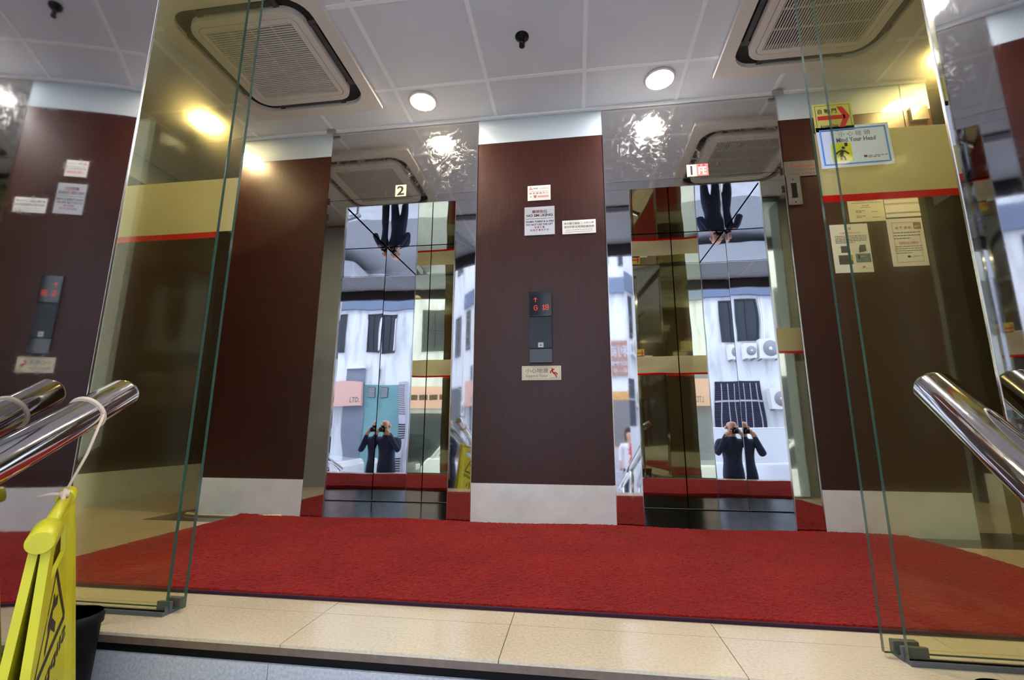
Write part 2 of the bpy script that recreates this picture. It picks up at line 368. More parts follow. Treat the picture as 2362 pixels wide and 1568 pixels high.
# ------------------------------------------------------------------ lettering
_tc = {}
def glyphs(s, bold):
    k = (s, bold)
    if k not in _tc:
        cu = bpy.data.curves.new('lettering', 'FONT'); cu.body = s; cu.offset = bold; cu.resolution_u = 2; cu.fill_mode = 'FRONT'
        ob = bpy.data.objects.new('lettering', cu); me = bpy.data.meshes.new_from_object(ob)
        vs = [(v.co.x, v.co.y) for v in me.vertices]; fs = [tuple(p.vertices) for p in me.polygons]
        bpy.data.objects.remove(ob); bpy.data.curves.remove(cu); bpy.data.meshes.remove(me)
        _tc[k] = (vs, fs)
    return _tc[k]
class Board:
    """flat print on a plate: u runs right, v up, both in fractions of the plate"""
    def __init__(s, name, label, cat, O, U, V, w, h, base, th=.003, group=None, parent=None):
        s.O, s.U, s.V = Vector(O), Vector(U).normalized(), Vector(V).normalized(); s.N = s.U.cross(s.V).normalized()
        s.w, s.h, s.th = w, h, th; s.ink = {}; s.layer = {}
        mb = MB(); P = lambda u, v, n: s.O+s.U*u+s.V*v+s.N*n
        mb.add([P(0,0,0),P(w,0,0),P(w,h,0),P(0,h,0),P(0,0,th),P(w,0,th),P(w,h,th),P(0,h,th)],
               [(3,2,1,0),(4,5,6,7),(0,1,5,4),(1,2,6,5),(2,3,7,6),(3,0,4,7)])
        s.o = mb.build(name, base, parent)
        if parent is None: tag(s.o, label, cat, group)
    def _put(s, part, m, pts, faces, layer=1, both=False):
        mb = s.ink.setdefault((part, m), MB())
        d = s.th+.0005*layer
        if both:
            for f in faces:
                ps = [s.O+s.U*(pts[i][0]*s.w)+s.V*(pts[i][1]*s.h) for i in f]
                mb.prism([p-s.N*.0005*layer for p in ps], s.N*(s.th+.001*layer))
        else:
            mb.add([s.O+s.U*(x*s.w)+s.V*(y*s.h)+s.N*d for x, y in pts], faces)
    def rect(s, part, m, x0, y0, x1, y1, layer=1, both=False):
        s._put(part, m, [(x0,y0),(x1,y0),(x1,y1),(x0,y1)], [(0,1,2,3)], layer, both)
    def poly(s, part, m, pts, layer=1, both=False): s._put(part, m, pts, [tuple(range(len(pts)))], layer, both)
    def line(s, part, m, a, b, t, layer=1):
        ax, ay, bx, by = a[0]*s.w, a[1]*s.h, b[0]*s.w, b[1]*s.h; d = Vector((bx-ax, by-ay)); n = Vector((-d.y, d.x)).normalized()*t*s.h/2
        s.poly(part, m, [((ax+n.x)/s.w,(ay+n.y)/s.h),((ax-n.x)/s.w,(ay-n.y)/s.h),((bx-n.x)/s.w,(by-n.y)/s.h),((bx+n.x)/s.w,(by+n.y)/s.h)], layer)
    def disc(s, part, m, c, r, layer=1, n=20):
        s.poly(part, m, [(c[0]+r*s.h/s.w*math.cos(2*PI*k/n), c[1]+r*math.sin(2*PI*k/n)) for k in range(n)], layer)
    def frame(s, part, m, i, t, layer=1):
        tx, ix = t*s.h/s.w, i*s.h/s.w
        s.rect(part, m, ix, i, 1-ix, i+t, layer); s.rect(part, m, ix, 1-i-t, 1-ix, 1-i, layer)
        s.rect(part, m, ix, i+t, ix+tx, 1-i-t, layer); s.rect(part, m, 1-ix-tx, i+t, 1-ix, 1-i-t, layer)
    nt = 0
    def text(s, m, txt, x0, y0, x1, y1, bold=0.0, part='lettering', layer=1, flip=False):
        s.nt += 1; part = (part, s.nt)
        vs, fs = glyphs(txt, bold)
        if not vs: return
        a, b = min(v[0] for v in vs), max(v[0] for v in vs); c, d = min(v[1] for v in vs), max(v[1] for v in vs)
        s._put(part, m, [(x0+(v[0]-a)/(b-a)*(x1-x0), y0+(v[1]-c)/(d-c)*(y1-y0)) for v in vs], fs, layer)
    def scribble(s, m, x0, y0, x1, y1, rows, part='text_line', fill=.45, gap=.3):
        """rows of unreadably small print"""
        hh = (y1-y0)/rows
        for r in range(rows):
            x = x0; end = x1 if r < rows-1 or rows == 1 else x0+(x1-x0)*.6
            while x < end-.01:
                wd = random.uniform(.03, .09); s.rect(part, m, x, y1-(r+.5+fill/2)*hh, min(x+wd, end), y1-(r+.5-fill/2)*hh); x += wd+gap*.05
    def done(s):
        for (part, m), mb in s.ink.items():
            o = mb.build(part if isinstance(part, str) else part[0], m, s.o, fix=False)
            if part in ('text_line', 'paper_strip'): o['kind'] = 'stuff'
        return s.o

WY = 2.94      # face of the lift wall
FX0, FX1 = -3.58, 3.30
CZ = 2.80
# ------------------------------------------------------------------ floor, steps, ground
floor = struct(MB().box(FX0-.1, FX1+.1, 1.285, 6.6, -.20, -.006).build('floor', M['grout']))
def tile_fill(xs, ys, name, m, parent, z0, z1, gap=.0012):
    for i in range(len(xs)-1):
        for j in range(len(ys)-1):
            if xs[i+1]-xs[i] < .03 or ys[j+1]-ys[j] < .03: continue
            MB().box(xs[i]+gap, xs[i+1]-gap, ys[j]+gap, ys[j+1]-gap, z0, z1).build(name, m, parent)
jx = [-.206+.592*k for k in range(-6, 7)]
jx = [FX0]+[x for x in jx if FX0 < x < FX1]+[FX1]
tile_fill(jx, [1.268, 1.487, 2.079, 2.735], 'floor_tile', M['floor'], floor, -.008, 0)
tile_fill([FX0]+[x for x in jx if FX0 < x < -2.76]+[-2.74], [2.735, 3.3, 3.9, 4.5, 5.1, 5.7, 6.5], 'floor_tile', M['floor'], floor, -.008, 0)
tile_fill([2.48]+[x for x in jx if 2.5 < x < FX1]+[FX1], [2.735, 3.3, 3.9, 4.5, 5.1, 5.7, 6.5], 'floor_tile', M['floor'], floor, -.008, 0)
for a in ((-2.74, 2.48, 2.736, 2.94), (-2.74, -2.545, 2.94, 6.5), (2.29, 2.48, 2.94, 6.5)):
    MB().box(a[0], a[1], a[2], a[3], -.008, 0).build('border_stone', M['border'], floor)

stairs = sgroup('stair_entrance', (-.22, .6, -.99))
MB().box(-1.60, .92, 1.27, 1.30, -.027, -.0085).build('nosing', M['nosing'], stairs)
MB().box(-1.60, .92, 1.283, 1.30, -.052, -.0275).build('recess_strip', M['black'], stairs)  # black strip set back under the nosing
for k, (x0, x1) in enumerate(((-1.60, -.832), (-.83, -.24), (-.238, .352), (.354, .92))):
    MB().box(x0, x1, 1.275, 1.30, -.165, -.0525).build('riser_tile', M['riser'], stairs)
for k in range(1, 6):
    y1 = 1.28-.30*(k-1); y0 = y1-.30; z = -.165*k
    MB().box(-1.58 if k == 1 else -1.36, .92, y0, y1, z-.03, z).build('tread', M['riser'], stairs)
    MB().box(-1.36, .92, y0+.006, y0+.03, z-.165, z-.0305).build('riser', M['riser'], stairs)
ground = struct(MB().box(-16, 16, -5.6, -2.0, -1.25, -1.10).build('road', M['asphalt']))
pv = struct(MB().box(-16, 16, -2.0, 1.3, -1.25, -.99).build('pavement_near', M['paving']))
pv2 = struct(MB().box(-16, 16, -7.6, -5.6, -1.25, -.98).build('pavement_far', M['paving']))

# ------------------------------------------------------------------ ceiling
ceil = struct(MB().box(FX0-.1, FX1+.1, .45, 6.6, 2.82, 2.95).build('ceiling', M['rail_white']))
gx = [-1.156+.628*k for k in range(-4, 8)]; gx = [FX0]+[x for x in gx if FX0+.05 < x < FX1-.05]+[FX1]
gy = [.45, .683, 1.311, 1.939, 2.567, 2.935]
tile_fill(gx, gy, 'ceiling_tile', M['ceiling'], ceil, 2.803, 2.815, .012)
for lo, hi in ((FX0, -2.545), (2.29, FX1)):
    tile_fill([lo, hi], [2.935, 3.56, 4.19, 4.82, 5.45, 6.5], 'ceiling_tile', M['ceiling'], ceil, 2.803, 2.815, .012)
for x in gx[1:-1]: MB().box(x-.0125, x+.0125, .45, 2.935, CZ-.001, 2.819).build('ceiling_rail', M['rail_white'], ceil)
for y in gy[1:-1]: MB().box(FX0, FX1, y-.0125, y+.0125, CZ-.0005, 2.818).build('ceiling_rail', M['rail_white'], ceil)
struct(MB().box(-2.54, 2.285, 2.915, 2.937, 2.786, 2.802).build('trim_1', M['rail_white']))
struct(MB().box(FX0, FX1, .40, .45, 2.66, 2.95).build('beam_front', M['dark_strip']))

# ------------------------------------------------------------------ the lift wall: three veneer panels
for nm, x0, x1, wx0, wx1 in (('left', -2.54, -1.795, -2.49, -1.80), ('centre', -.66, .226, -.655, .22), ('right', 1.372, 2.128, 1.38, 2.12)):
    wall = struct(MB().box(wx0, wx1, WY+.031, 3.70, 0, 2.82).build('wall_back_'+nm, M['bronze']))
    MB().box(x0, x1, WY, WY+.03, .243, 2.594).build('wood_panel', M['wood'], wall)
    MB().box(x0, x1, WY-.001, WY+.03, 2.596, CZ).build('upper_panel', M['band'], wall)
    MB().box(x0, x1, WY-.004, WY+.03, 0, .241).build('skirting_board', M['skirt'], wall)
    if nm == 'left': MB().box(-2.54, -2.50, WY+.031, 6.5, 0, 2.8).build('return_panel', M['wood'], wall)
    if nm == 'right':
        MB().box(2.13, 2.285, WY-.001, WY+.03, 0, 2.298).build('steel_post', M['jamb'], wall)
        MB().box(2.13, 2.285, WY, WY+.03, 2.30, 2.594).build('wood_panel', M['wood'], wall)
        MB().box(2.13, 2.285, WY-.001, WY+.03, 2.596, CZ).build('upper_panel', M['band'], wall)
        MB().box(2.245, 2.285, WY+.031, 6.5, 0, 2.8).build('return_panel', M['wood'], wall)
        MB().box(2.1285, 2.1315, WY-.005, WY+.03, 0, CZ).build('edge_strip', M['edge_steel'], wall)
    for x in {'left': (), 'centre': (-.662, .228), 'right': (1.370,)}[nm]:
        MB().box(x-.0022, x+.0022, WY-.004, WY+.03, 0, CZ).build('edge_strip', M['edge_steel'], wall)

wl = struct(MB().box(FX0-.12, FX0-.001, 1.2, 6.6, 0, 2.82).build('wall_left', M['bronze']))
wr = struct(MB().box(FX1+.001, FX1+.12, 1.2, 6.6, 0, 2.82).build('wall_right', M['bronze']))
for par, x0, x1 in ((wl, FX0-.001, FX0+.012), (wr, FX1-.012, FX1+.001)):
    for y0 in (1.5, 2.75, 4.0, 5.25):
        MB().box(x0, x1, y0+.002, y0+1.248, .243, 2.594).build('wood_panel', M['wood'], par)
    MB().box(x0, x1, 1.5, 6.5, 2.596, 2.80).build('upper_panel', M['band'], par)
    MB().box(x0, x1, 1.5, 6.5, 0, .241).build('skirting_board', M['skirt'], par)
struct(MB().box(FX0-.1, -2.545, 6.5, 6.6, 0, 2.82).build('wall_corridor_left', M['wood']))
struct(MB().box(2.29, FX1+.1, 6.5, 6.6, 0, 2.82).build('wall_corridor_right', M['wood']))

# ------------------------------------------------------------------ the two lifts
def lift(label, px0, px1, ox0, ox1, bx0, bx1, hinge_x):
    t = thing('elevator', label, 'elevator', ((px0+px1)/2, WY, 0), 'elevators in the lobby')
    y0, y1 = WY, WY+.02
    MB().box(px0, px1, y0, y1, 2.227, CZ).build('header_panel', M['header'], t)
    MB().box(px0, px1, y0+.001, y1, 2.168, 2.2245).build('lintel_strip', M['jamb'], t)
    MB().box(px0, ox0, y0, y1, 0, 2.1665).build('jamb', M['jamb'], t)
    MB().box(ox1, px1, y0, y1, 0, 2.1665).build('jamb', M['jamb'], t)
    for x in (ox0, ox1): MB().box(x-.002, x+.002, y0-.002, y1, 0, 2.168).build('edge_strip', M['edge_steel'], t)
    D = 3.70
    MB().prism([(ox0, y1, 0), (ox0, y1, 2.162), (ox0-.02, y1, 2.162), (ox0-.02, y1, 0)], (bx0-ox0, D-.008-y1, 0)).build('reveal_panel', M['mirror'], t)
    MB().prism([(ox1, y1, 0), (ox1, y1, 2.162), (ox1+.02, y1, 2.162), (ox1+.02, y1, 0)], (bx1-ox1, D-.008-y1, 0)).build('reveal_panel', M['mirror'], t)
    MB().box(ox0-.02, ox1+.02, y1, D-.006, 2.170, 2.19).build('soffit_panel', M['mirror'], t)
    MB().box(ox0-.02, ox1+.02, WY-.002, D+.03, -.02, -.0005).build('sill', M['granite'], t)
    c = (bx0+bx1)/2
    for a, b in ((bx0-.01, c-.004), (c+.004, bx1+.01)):
        MB().box(a, b, D, D+.03, .006, 2.166).build('door_panel', M['door'], t)
    MB().box(ox0-.03, ox1+.03, D+.035, D+.06, 0, 2.3).build('gap_backing', M['black'], t)  # black sheets added behind the panels so the gaps show dark
    for a, c2 in ((min(ox0, bx0)-.045, min(ox0, bx0)-.024), (max(ox1, bx1)+.024, max(ox1, bx1)+.045)):
        MB().box(a, c2, y1+.001, D+.034, 0, 2.3).build('gap_backing', M['black'], t)
    MB().box(ox0-.05, ox1+.05, y1+.001, D+.034, 2.195, 2.215).build('gap_backing', M['black'], t)
    for z in (2.225, 2.10):
        MB().box(hinge_x-.008, hinge_x+.008, y0-.006, y0, z-.022, z+.022).build('hinge', M['bronze'], t)
    return t
lift('steel lift entrance numbered 2, mirror doors set back beside the centre wood panel', -1.792, -.664, -1.640, -.812, -1.647, -.818, -1.782)
lift('steel lift entrance numbered 1 with pink plate, mirror doors set back in the wall', .230, 1.368, .385, 1.222, .379, 1.229, 1.358)

# ------------------------------------------------------------------ entrance cheeks clad in mirror steel, front walls
def cheek(side, far, near_y, ang0, k, yref):
    pts = []; x, y = far
    n = 24; dy = (far[1]-near_y)/n
    for i in range(n+1):
        pts.append((x, y)); a = math.radians(ang0+k*(y-yref)); x -= side*math.tan(a)*dy; y -= dy
    return pts
for side, far, nm in ((-1, (-1.312, 1.085), 'left'), (1, (.842, 1.045), 'right')):
    pts = cheek(side, far, .05, 12.6 if side < 0 else 13.6, 9.0, .88)
    out = 1.80 if side < 0 else 1.50
    plan = pts+[(side*out, .05), (side*out, 1.30), (side*(1.66 if side < 0 else 1.16), 1.30), (far[0]+side*.03, far[1]+.005)]
    w = MB().prism([(x+side*.003, y, -.99) for x, y in plan], (0, 0, 3.80)).build('wall_entrance_'+nm, M['jamb'])
    struct(w)
    mb = MB()
    vs = [(x, y, z) for z in (-.99, CZ) for x, y in pts]; n = len(pts)
    mb.add(vs, [(i, i+1, n+i+1, n+i) for i in range(n-1)], 0, True)
    mb.build('steel_cladding', M['cheek'], w)
    MB().box(far[0]-.0015, far[0]+.0015, far[1]-.001, far[1]+.004, -.2, CZ).build('edge_strip', M['edge_steel'], w)
struct(MB().box(-9, 9, .40, 1.6, 2.955, 9.5).build('wall_facade', M['facade']))
struct(MB().box(FX0, -2.32, 1.20, 1.385, -.2, 2.79).build('wall_front_left', M['grey_stone']))
struct(MB().box(2.0, FX1, 1.20, 1.385, -.2, 2.79).build('wall_front_right', M['grey_stone']))
struct(MB().box(-9, FX0-.13, .40, 1.6, -.99, 2.95).build('wall_street_left', M['facade']))
struct(MB().box(FX1+.13, 9, .40, 1.6, -.99, 2.95).build('wall_street_right', M['facade']))

# ------------------------------------------------------------------ glass screens and sliding doors
def glass_leaf(name, label, cat, x0, x1, y, edge_x, band_x, stripe_x, z0, sliding):
    t = thing(name, label, cat, ((x0+x1)/2, y, 0))
    pane = MB()
    pane.box(x0, x1, y-.006, y+.006, z0, 2.785)
    pane.mi = [1, 1, 0, 1, 0, 1]
    pane.build('pane', [M['glass'], M['glass_edge']], t, fix=False)
    if not sliding:
        MB().box(x0, x1, y-.012, y+.012, 0, .012).build('bottom_channel', M['rubber'], t)
        return t
    a, b = band_x; MB().box(a, b, y+.0065, y+.0072, 1.285, 1.50).build('frosted_band', M['cream_film'], t)
    a, b = stripe_x; MB().box(a, b, y+.0065, y+.0074, 1.262, 1.2845).build('red_stripe', M['red_film'], t)
    return t
glass_leaf('glass_screen', 'fixed tinted glass screen beside the yellow floor sign, in front of the open leaf', 'glass screen', -2.318, -1.266, 1.395, 0, (-1.93, -1.268), (-1.93, -1.268), .012, False)
glass_leaf('glass_slider', 'open sliding glass leaf behind the fixed screen near lift 2', 'sliding door', -2.25, -1.236, 1.430, 0, (-2.25, -1.245), (-2.25, -1.30), .012, True)
glass_leaf('glass_screen', 'fixed tinted glass screen in front of the leaf with the warning notices', 'glass screen', .803, 1.998, 1.395, 0, (.805, 1.60), (.805, 1.60), .012, False)
glass_leaf('glass_slider', 'open sliding glass leaf carrying the arrow sticker and head warning', 'sliding door', .768, 2.06, 1.430, 0, (.772, 2.06), (.772, 2.06), .012, True)
for x0, x1, lb in ((-1.315, -1.265, 'grey rubber door guide on the floor near the yellow sign'), (.80, .862, 'grey rubber door guide on the floor below the arrow sticker')):
    g = MB().box(x0, x1, 1.4085, 1.418, .0005, .035); g.box(x0, x1, 1.442, 1.46, .0005, .035); g.box(x0, x1, 1.418, 1.442, .0005, .010)
    tag(g.build('door_guide', M['rubber'], bevel=.002), lb, 'door guide', 'sliding door floor guides')
struct(MB().box(-2.4, 2.0, 1.375, 1.465, 2.787, 2.802).build('trim_2', M['dark_strip']))

# ------------------------------------------------------------------ carpet
def carpet():
    x0, x1, y0, y1 = -2.20, 1.835, 1.59, 2.925
    nx, ny = 460, 156; vs = []; fs = []
    rnd = random.Random(3)
    for j in range(ny+1):
        for i in range(nx+1):
            u, v = i/nx, j/ny; x = x0+(x1-x0)*u; y = y0+(y1-y0)*v
            z = .014+rnd.uniform(-.0016, .0018)
            if v > .9: z += (v-.9)*10*.010*(.5+.5*math.sin(x*5.2+.8))
            ed = min(i, nx-i, j, ny-j)
            if ed == 0: z = .001
            else: x += rnd.uniform(-.003, .003); y += rnd.uniform(-.003, .003)
            if i == nx or i == 0: x += rnd.uniform(-.004, .004)
            if i > nx*.97: x -= max(0, (v-.75))*.28
            vs.append((x, y, z))
    for j in range(ny):
        for i in range(nx):
            a = j*(nx+1)+i; fs.append((a, a+1, a+nx+2, a+nx+1))
    mb = MB(); mb.add(vs, fs, 0, False)
    o = mb.build('carpet', M['carpet'], fix=False); tag(o, 'red pile carpet laid across the lobby floor in front of both lifts', 'carpet')
    MB().box(x0+.01, x1-.01, y0-.006, y0+.004, .0005, .010).build('edge_binding', M['carpet_edge'], o)
carpet()
tag(MB().tube([(-1.9, 2.905, .02), (-2.22, 2.90, .008), (-2.50, 2.897, .008), (-2.60, 2.915, .008), (-2.615, 2.945, .008), (-2.58, 2.965, .008), (-2.56, 3.4, .008)], .006, 8).build('power_cable', M['cable']),
    'cream power cable along the wall foot by the carpet corner', 'cable')

# ------------------------------------------------------------------ ceiling cassettes, downlights, sprinkler
def cassette(cx, cy, along_x, label):
    t = thing('ac_cassette', label, 'air conditioner', (cx, cy, 2.752), 'ceiling cassette air conditioners')
    n = 7
    so = rrect(cx, cy, .400, .400, .13, n); si = rrect(cx, cy, .338, .338, .10, n)
    outer = rrect(cx, cy, .478, .478, .012, n)
    mb = MB(); ring(mb, outer, so, 2.764, 2.80); mb.build('outer_frame', M['ac'], t)
    mb = MB(); ring(mb, so, si, 2.793, 2.799); mb.build('air_slot', M['slot'], t)
    for dx, dy in ((1, 0), (-1, 0), (0, 1), (0, -1)):
        v = MB(); L = .215
        if dx: v.box(cx+dx*.369-.014, cx+dx*.369+.014, cy-L, cy+L, 2.774, 2.780)
        else: v.box(cx-L, cx+L, cy+dy*.369-.014, cy+dy*.369+.014, 2.774, 2.780)
        v.build('vane', M['vane'], t)
        for q in (-1, 1):
            b = MB(); a = .225*q
            if dx: b.box(cx+dx*.37-.030, cx+dx*.37+.030, cy+a-.016, cy+a+.016, 2.780, 2.799)
            else: b.box(cx+a-.016, cx+a+.016, cy+dy*.37-.030, cy+dy*.37+.030, 2.780, 2.799)
            b.build('slot_bridge', M['vane'], t)
    g1 = rrect(cx, cy, .296, .296, .045, n); g2 = rrect(cx, cy, .293, .293, .043, n); g3 = rrect(cx, cy, .262, .262, .004, n)
    mb = MB(); ring(mb, si, g1, 2.756, 2.799); mb.build('inner_frame', M['ac'], t)
    mb = MB(); ring(mb, g2, g3, 2.755, 2.79); mb.build('grille_frame', M['ac'], t)
    MB().box(cx-.30, cx+.30, cy-.30, cy+.30, 2.790, 2.796).build('grille_back', M['black'], t)
    mb = MB(); N_ = 36
    for k in range(N_):
        o = -.262+.524*(k+.5)/N_
        if along_x: mb.box(cx-.262, cx+.262, cy+o-.0027, cy+o+.0027, 2.757, 2.764)
        else: mb.box(cx+o-.0027, cx+o+.0027, cy-.262, cy+.262, 2.757, 2.764)
    for q in (-.13, 0, .13):
        if along_x: mb.box(cx+q-.002, cx+q+.002, cy-.262, cy+.262, 2.762, 2.772)
        else: mb.box(cx-.262, cx+.262, cy+q-.002, cy+q+.002, 2.762, 2.772)
    s = mb.build('grille_slats', M['ac'], t); s['kind'] = 'stuff'
    return t
cassette(-1.768, 2.222, True, 'white ceiling cassette with slats running across, in front of the bare wood panel')
cassette(1.388, 2.235, False, 'white ceiling cassette with slats running towards the street, above the glass with notices')

def lamp_mat(nm, col, p):
    m, N, L, B = new_mat(nm); N.remove(B)
    e = N.new('ShaderNodeEmission'); e.inputs[0].default_value = (*col, 1); e.inputs[1].default_value = p
    L.new(e.outputs[0], N['Material Output'].inputs[0]); return m
def downlight(x, y, r, m, label):
    t = thing('downlight', label, 'ceiling light', (x, y, CZ-.012), 'recessed downlights')
    MB().lathe([(r+.016, 2.799), (r+.014, 2.792), (r+.002, 2.790), (r, 2.799)], (x, y, 0), 36).build('trim_ring', M['trim'], t)
    MB().lathe([(.0, 2.7925), (r, 2.7925)], (x, y, 0), 36).build('diffuser', m, t, fix=False)
    return t
downlight(-1.003, 2.70, .082, lamp_mat('warm_lamp', LAMP_WARM, LAMP_POWER), 'glowing warm white downlight in the ceiling before lift 2')
downlight(.584, 2.70, .082, lamp_mat('white_lamp', LAMP_COOL, LAMP_POWER), 'glowing cool white downlight in the ceiling before lift 1')
am = lamp_mat('amber_lamp', LAMP_AMBER, LAMP_POWER*.42)
downlight(-2.66, 2.70, .082, am, 'glowing amber downlight seen through the glass beside the wood panel end')
downlight(2.27, 2.70, .082, am, 'glowing amber downlight above the wall with the paper notices')
def sprinkler():
    x, y = -.262, 2.262
    t = thing('sprinkler', 'black fire sprinkler head on the ceiling between the two lift lamps', 'sprinkler', (x, y, 2.74))
    MB().lathe([(.040, 2.803), (.040, 2.797), (.030, 2.787), (.016, 2.780), (.014, 2.770)], (x, y, 0), 28).build('escutcheon', M['black'], t)
    MB().lathe([(.013, 2.772), (.013, 2.758), (.007, 2.750)], (x, y, 0), 16).build('body', M['panel_grey'], t)
    f = MB()
    for q in (-1, 1): f.tube([(x+q*.012, y, 2.762), (x+q*.015, y, 2.750), (x+q*.004, y, 2.738)], .0025, 6)
    f.build('yoke', M['panel_grey'], t)
    MB().lathe([(.004, 2.740), (.017, 2.737), (.016, 2.735), (0, 2.735)], (x, y, 0), 18).build('deflector', M['black'], t)
sprinkler()
for x, lb in ((-1.793, 'small grey metal clip at the ceiling beside the bare wood panel'), (1.375, 'small grey metal clip at the ceiling above the floor list plate')):
    g = MB().box(x-.030, x+.030, 2.895, 2.915, 2.772, 2.797); g.box(x+.03, x+.038, 2.90, 2.915, 2.768, 2.79)
    tag(g.build('ceiling_clip', M['brushed'], bevel=.002), lb, 'clip', 'metal clips at the ceiling')

# ------------------------------------------------------------------ handrails
def rail(name, label, x0, y0, z0, s, slope):
    t = thing(name, label, 'handrail', (x0, .35, -.66))
    r = .039
    P = lambda y: (x0+s*(y-y0), y, z0+slope*(y-y0))
    pts = [P(y0-.004), P(y0-.012), P(y0-.3), P(.35), P(-.05)]
    MB().tube([P(y0+.002)]+pts, [r*.82, r*.95, r, r, r, r], 32).build('rail_tube', M['chrome'], t)
    for y, zb in ((.35, -.66), (.0, -.825)):
        p = P(y); MB().tube([(p[0], p[1], zb), (p[0], p[1], p[2]-.03)], .022, 16).build('post', M['chrome'], t)
    return t
rail('handrail', 'polished steel handrail tied with string to the yellow sign', -1.222, 1.112, .665, -.20, .56)
rail('handrail', 'polished steel handrail in front of the glass with the notices', .801, 1.163, .668, .235, .62)

# ------------------------------------------------------------------ folded yellow wet floor sign hanging by a string
def floor_sign():
    A, B = Vector((-1.025, .813, .356)), Vector((-1.208, .995, .409))
    A2, B2 = Vector((-.970, .780, -.153)), Vector((-1.232, 1.098, -.066))
    t = thing('wet_floor_sign', 'yellow folded wet floor sign tied upright to the handrail', 'floor sign', (-1.08, .92, -.32))
    ww = (B-A).normalized(); down = ((A2+B2)-(A+B)).normalized(); nrm = ww.cross(down).normalized()
    if nrm.dot(Vector((1, .3, 0))) < 0: nrm = -nrm
    ex = 1.75
    A3, B3 = A+(A2-A)*ex*.86, B+(B2-B)*ex*.72
    P = lambda u, v: (A*(1-u)+B*u)*(1-v)+(A3*(1-u)+B3*u)*v
    for sgn in (1, -1):
        mb = MB(); nu, nv = 12, 22
        th = .015; off0 = .001
        def Q(u, v, d): return P(u, v)+nrm*sgn*(d+(.045*v if sgn < 0 else 0))
        vs = []; ids = {}
        for d in (off0, th):
            for j in range(nv+1):
                for i in range(nu+1):
                    u, v = i/nu, j/nv
                    dd = d
                    if d == th:
                        e = min(u, 1-u); dd = th if e < .1 else th-.006       # raised rim
                    ids[(d, i, j)] = len(vs); vs.append(Q(u, .03+.97*v, dd))
        fs = []
        hole = lambda i, j: 4 <= i < 9 and 1 <= j < 3
        for d in (off0, th):
            for j in range(nv):
                for i in range(nu):
                    if hole(i, j): continue
                    fs.append((ids[d,i,j], ids[d,i+1,j], ids[d,i+1,j+1], ids[d,i,j+1]))
        for j in range(nv):
            for i in (0, nu): fs.append((ids[off0,i,j], ids[off0,i,j+1], ids[th,i,j+1], ids[th,i,j]))
        for i in range(nu):
            for j in (0, nv): fs.append((ids[off0,i,j], ids[off0,i+1,j], ids[th,i+1,j], ids[th,i,j]))
        for i in range(4, 9):
            for j in (1, 3): fs.append((ids[off0,i,j], ids[off0,i+1,j], ids[th,i+1,j], ids[th,i,j]))
        for j in range(1, 3):
            for i in (4, 9): fs.append((ids[off0,i,j], ids[off0,i,j+1], ids[th,i,j+1], ids[th,i,j]))
        leaf = MB().add(vs, fs).build('leaf', M['yellow'], t)
        # print on the outer face
        def E(u, v): return Q(u, v, th-.0052)
        ink = MB()
        def stroke(a, b, w):
            a, b = Vector(a), Vector(b); n = Vector((-(b-a).y, (b-a).x)).normalized()*w/2
            ink.add([E(*(a+n)), E(*(a-n)), E(*(b-n)), E(*(b+n))], [(0, 1, 2, 3)])
        tri = [(.5, .17), (.2, .40), (.8, .40)]
        for a, b in zip(tri, tri[1:]+tri[:1]): stroke(a, b, .022)
        for a, b in (((.5, .24), (.46, .31)), ((.46, .31), (.58, .36)), ((.46, .31), (.38, .37)), ((.50, .27), (.60, .28)), ((.49, .27), (.40, .31))): stroke(a, b, .03)
        def word(txt, u0, u1, v0, v1, bold=.02):
            gv, gf = glyphs(txt, bold)
            a, b = min(g[0] for g in gv), max(g[0] for g in gv); c, d = min(g[1] for g in gv), max(g[1] for g in gv)
            rev = sgn < 0
            ink.add([E(((g[0]-a)/(b-a)*(u1-u0)+u0) if rev else (u1-(g[0]-a)/(b-a)*(u1-u0)), v1-(g[1]-c)/(d-c)*(v1-v0)) for g in gv], gf)
        word('Slippery', .16, .84, .44, .50); word('小心', .25, .75, .54, .66)
        ink.build('printed_warning', M['ink'], leaf, fix=False)
    ax = (B-A).normalized()
    MB().tube([A-ax*.022, A-ax*.020, A+ax*.05, A+ax*.052], [.0205, .022, .022, .0205], 22).build('hinge_cap', M['yellow'], t)
    MB().tube([B-ax*.03, B-ax*.028, B+ax*.012, B+ax*.014], [.0165, .018, .018, .0165], 22).build('hinge_cap', M['yellow'], t)
    MB().tube([A+ax*.05, B-ax*.03], .012, 14).build('hinge_bar', M['yellow'], t)
    # foot of the sign reaches the step
    return A, B, ax
sA, sB, sax = floor_sign()
def string():
    y = 1.0; c = Vector((-1.222-.20*(y-1.112), y, .665+.56*(y-1.112)))
    d = Vector((-.20, 1, .56)).normalized(); u = d.cross(Vector((0, 0, 1))).normalized(); w = d.cross(u)
    mb = MB()
    mb.tube([c+(u*math.cos(a)+w*math.sin(a))*.0405 for a in [2*PI*k/24 for k in range(25)]], .004, 8, caps=False)
    knot = sB-sax*.055+Vector((0, 0, .018))
    side = c+u*.0405 if (c+u*.0405).x > c.x else c-u*.0405
    mb.tube([side, side*.5+knot*.5+Vector((.006, 0, -.004)), knot], .003, 8)
    mb.tube([knot, knot+Vector((-.018, -.012, .002)), knot+Vector((-.036, -.026, -.002))], .0035, 8)
    mb.tube([knot+Vector((0, 0, .012)), knot+Vector((.01, -.01, -.02)), knot+Vector((.012, -.012, -.05))], .0045, 8)
    mb.tube([knot+Vector((-.004, -.006, 0)), knot+Vector((.006, .006, .002))], .008, 8)
    tag(mb.build('string', M['rope']), 'beige string looped round the handrail and knotted to the yellow sign', 'string')
string()
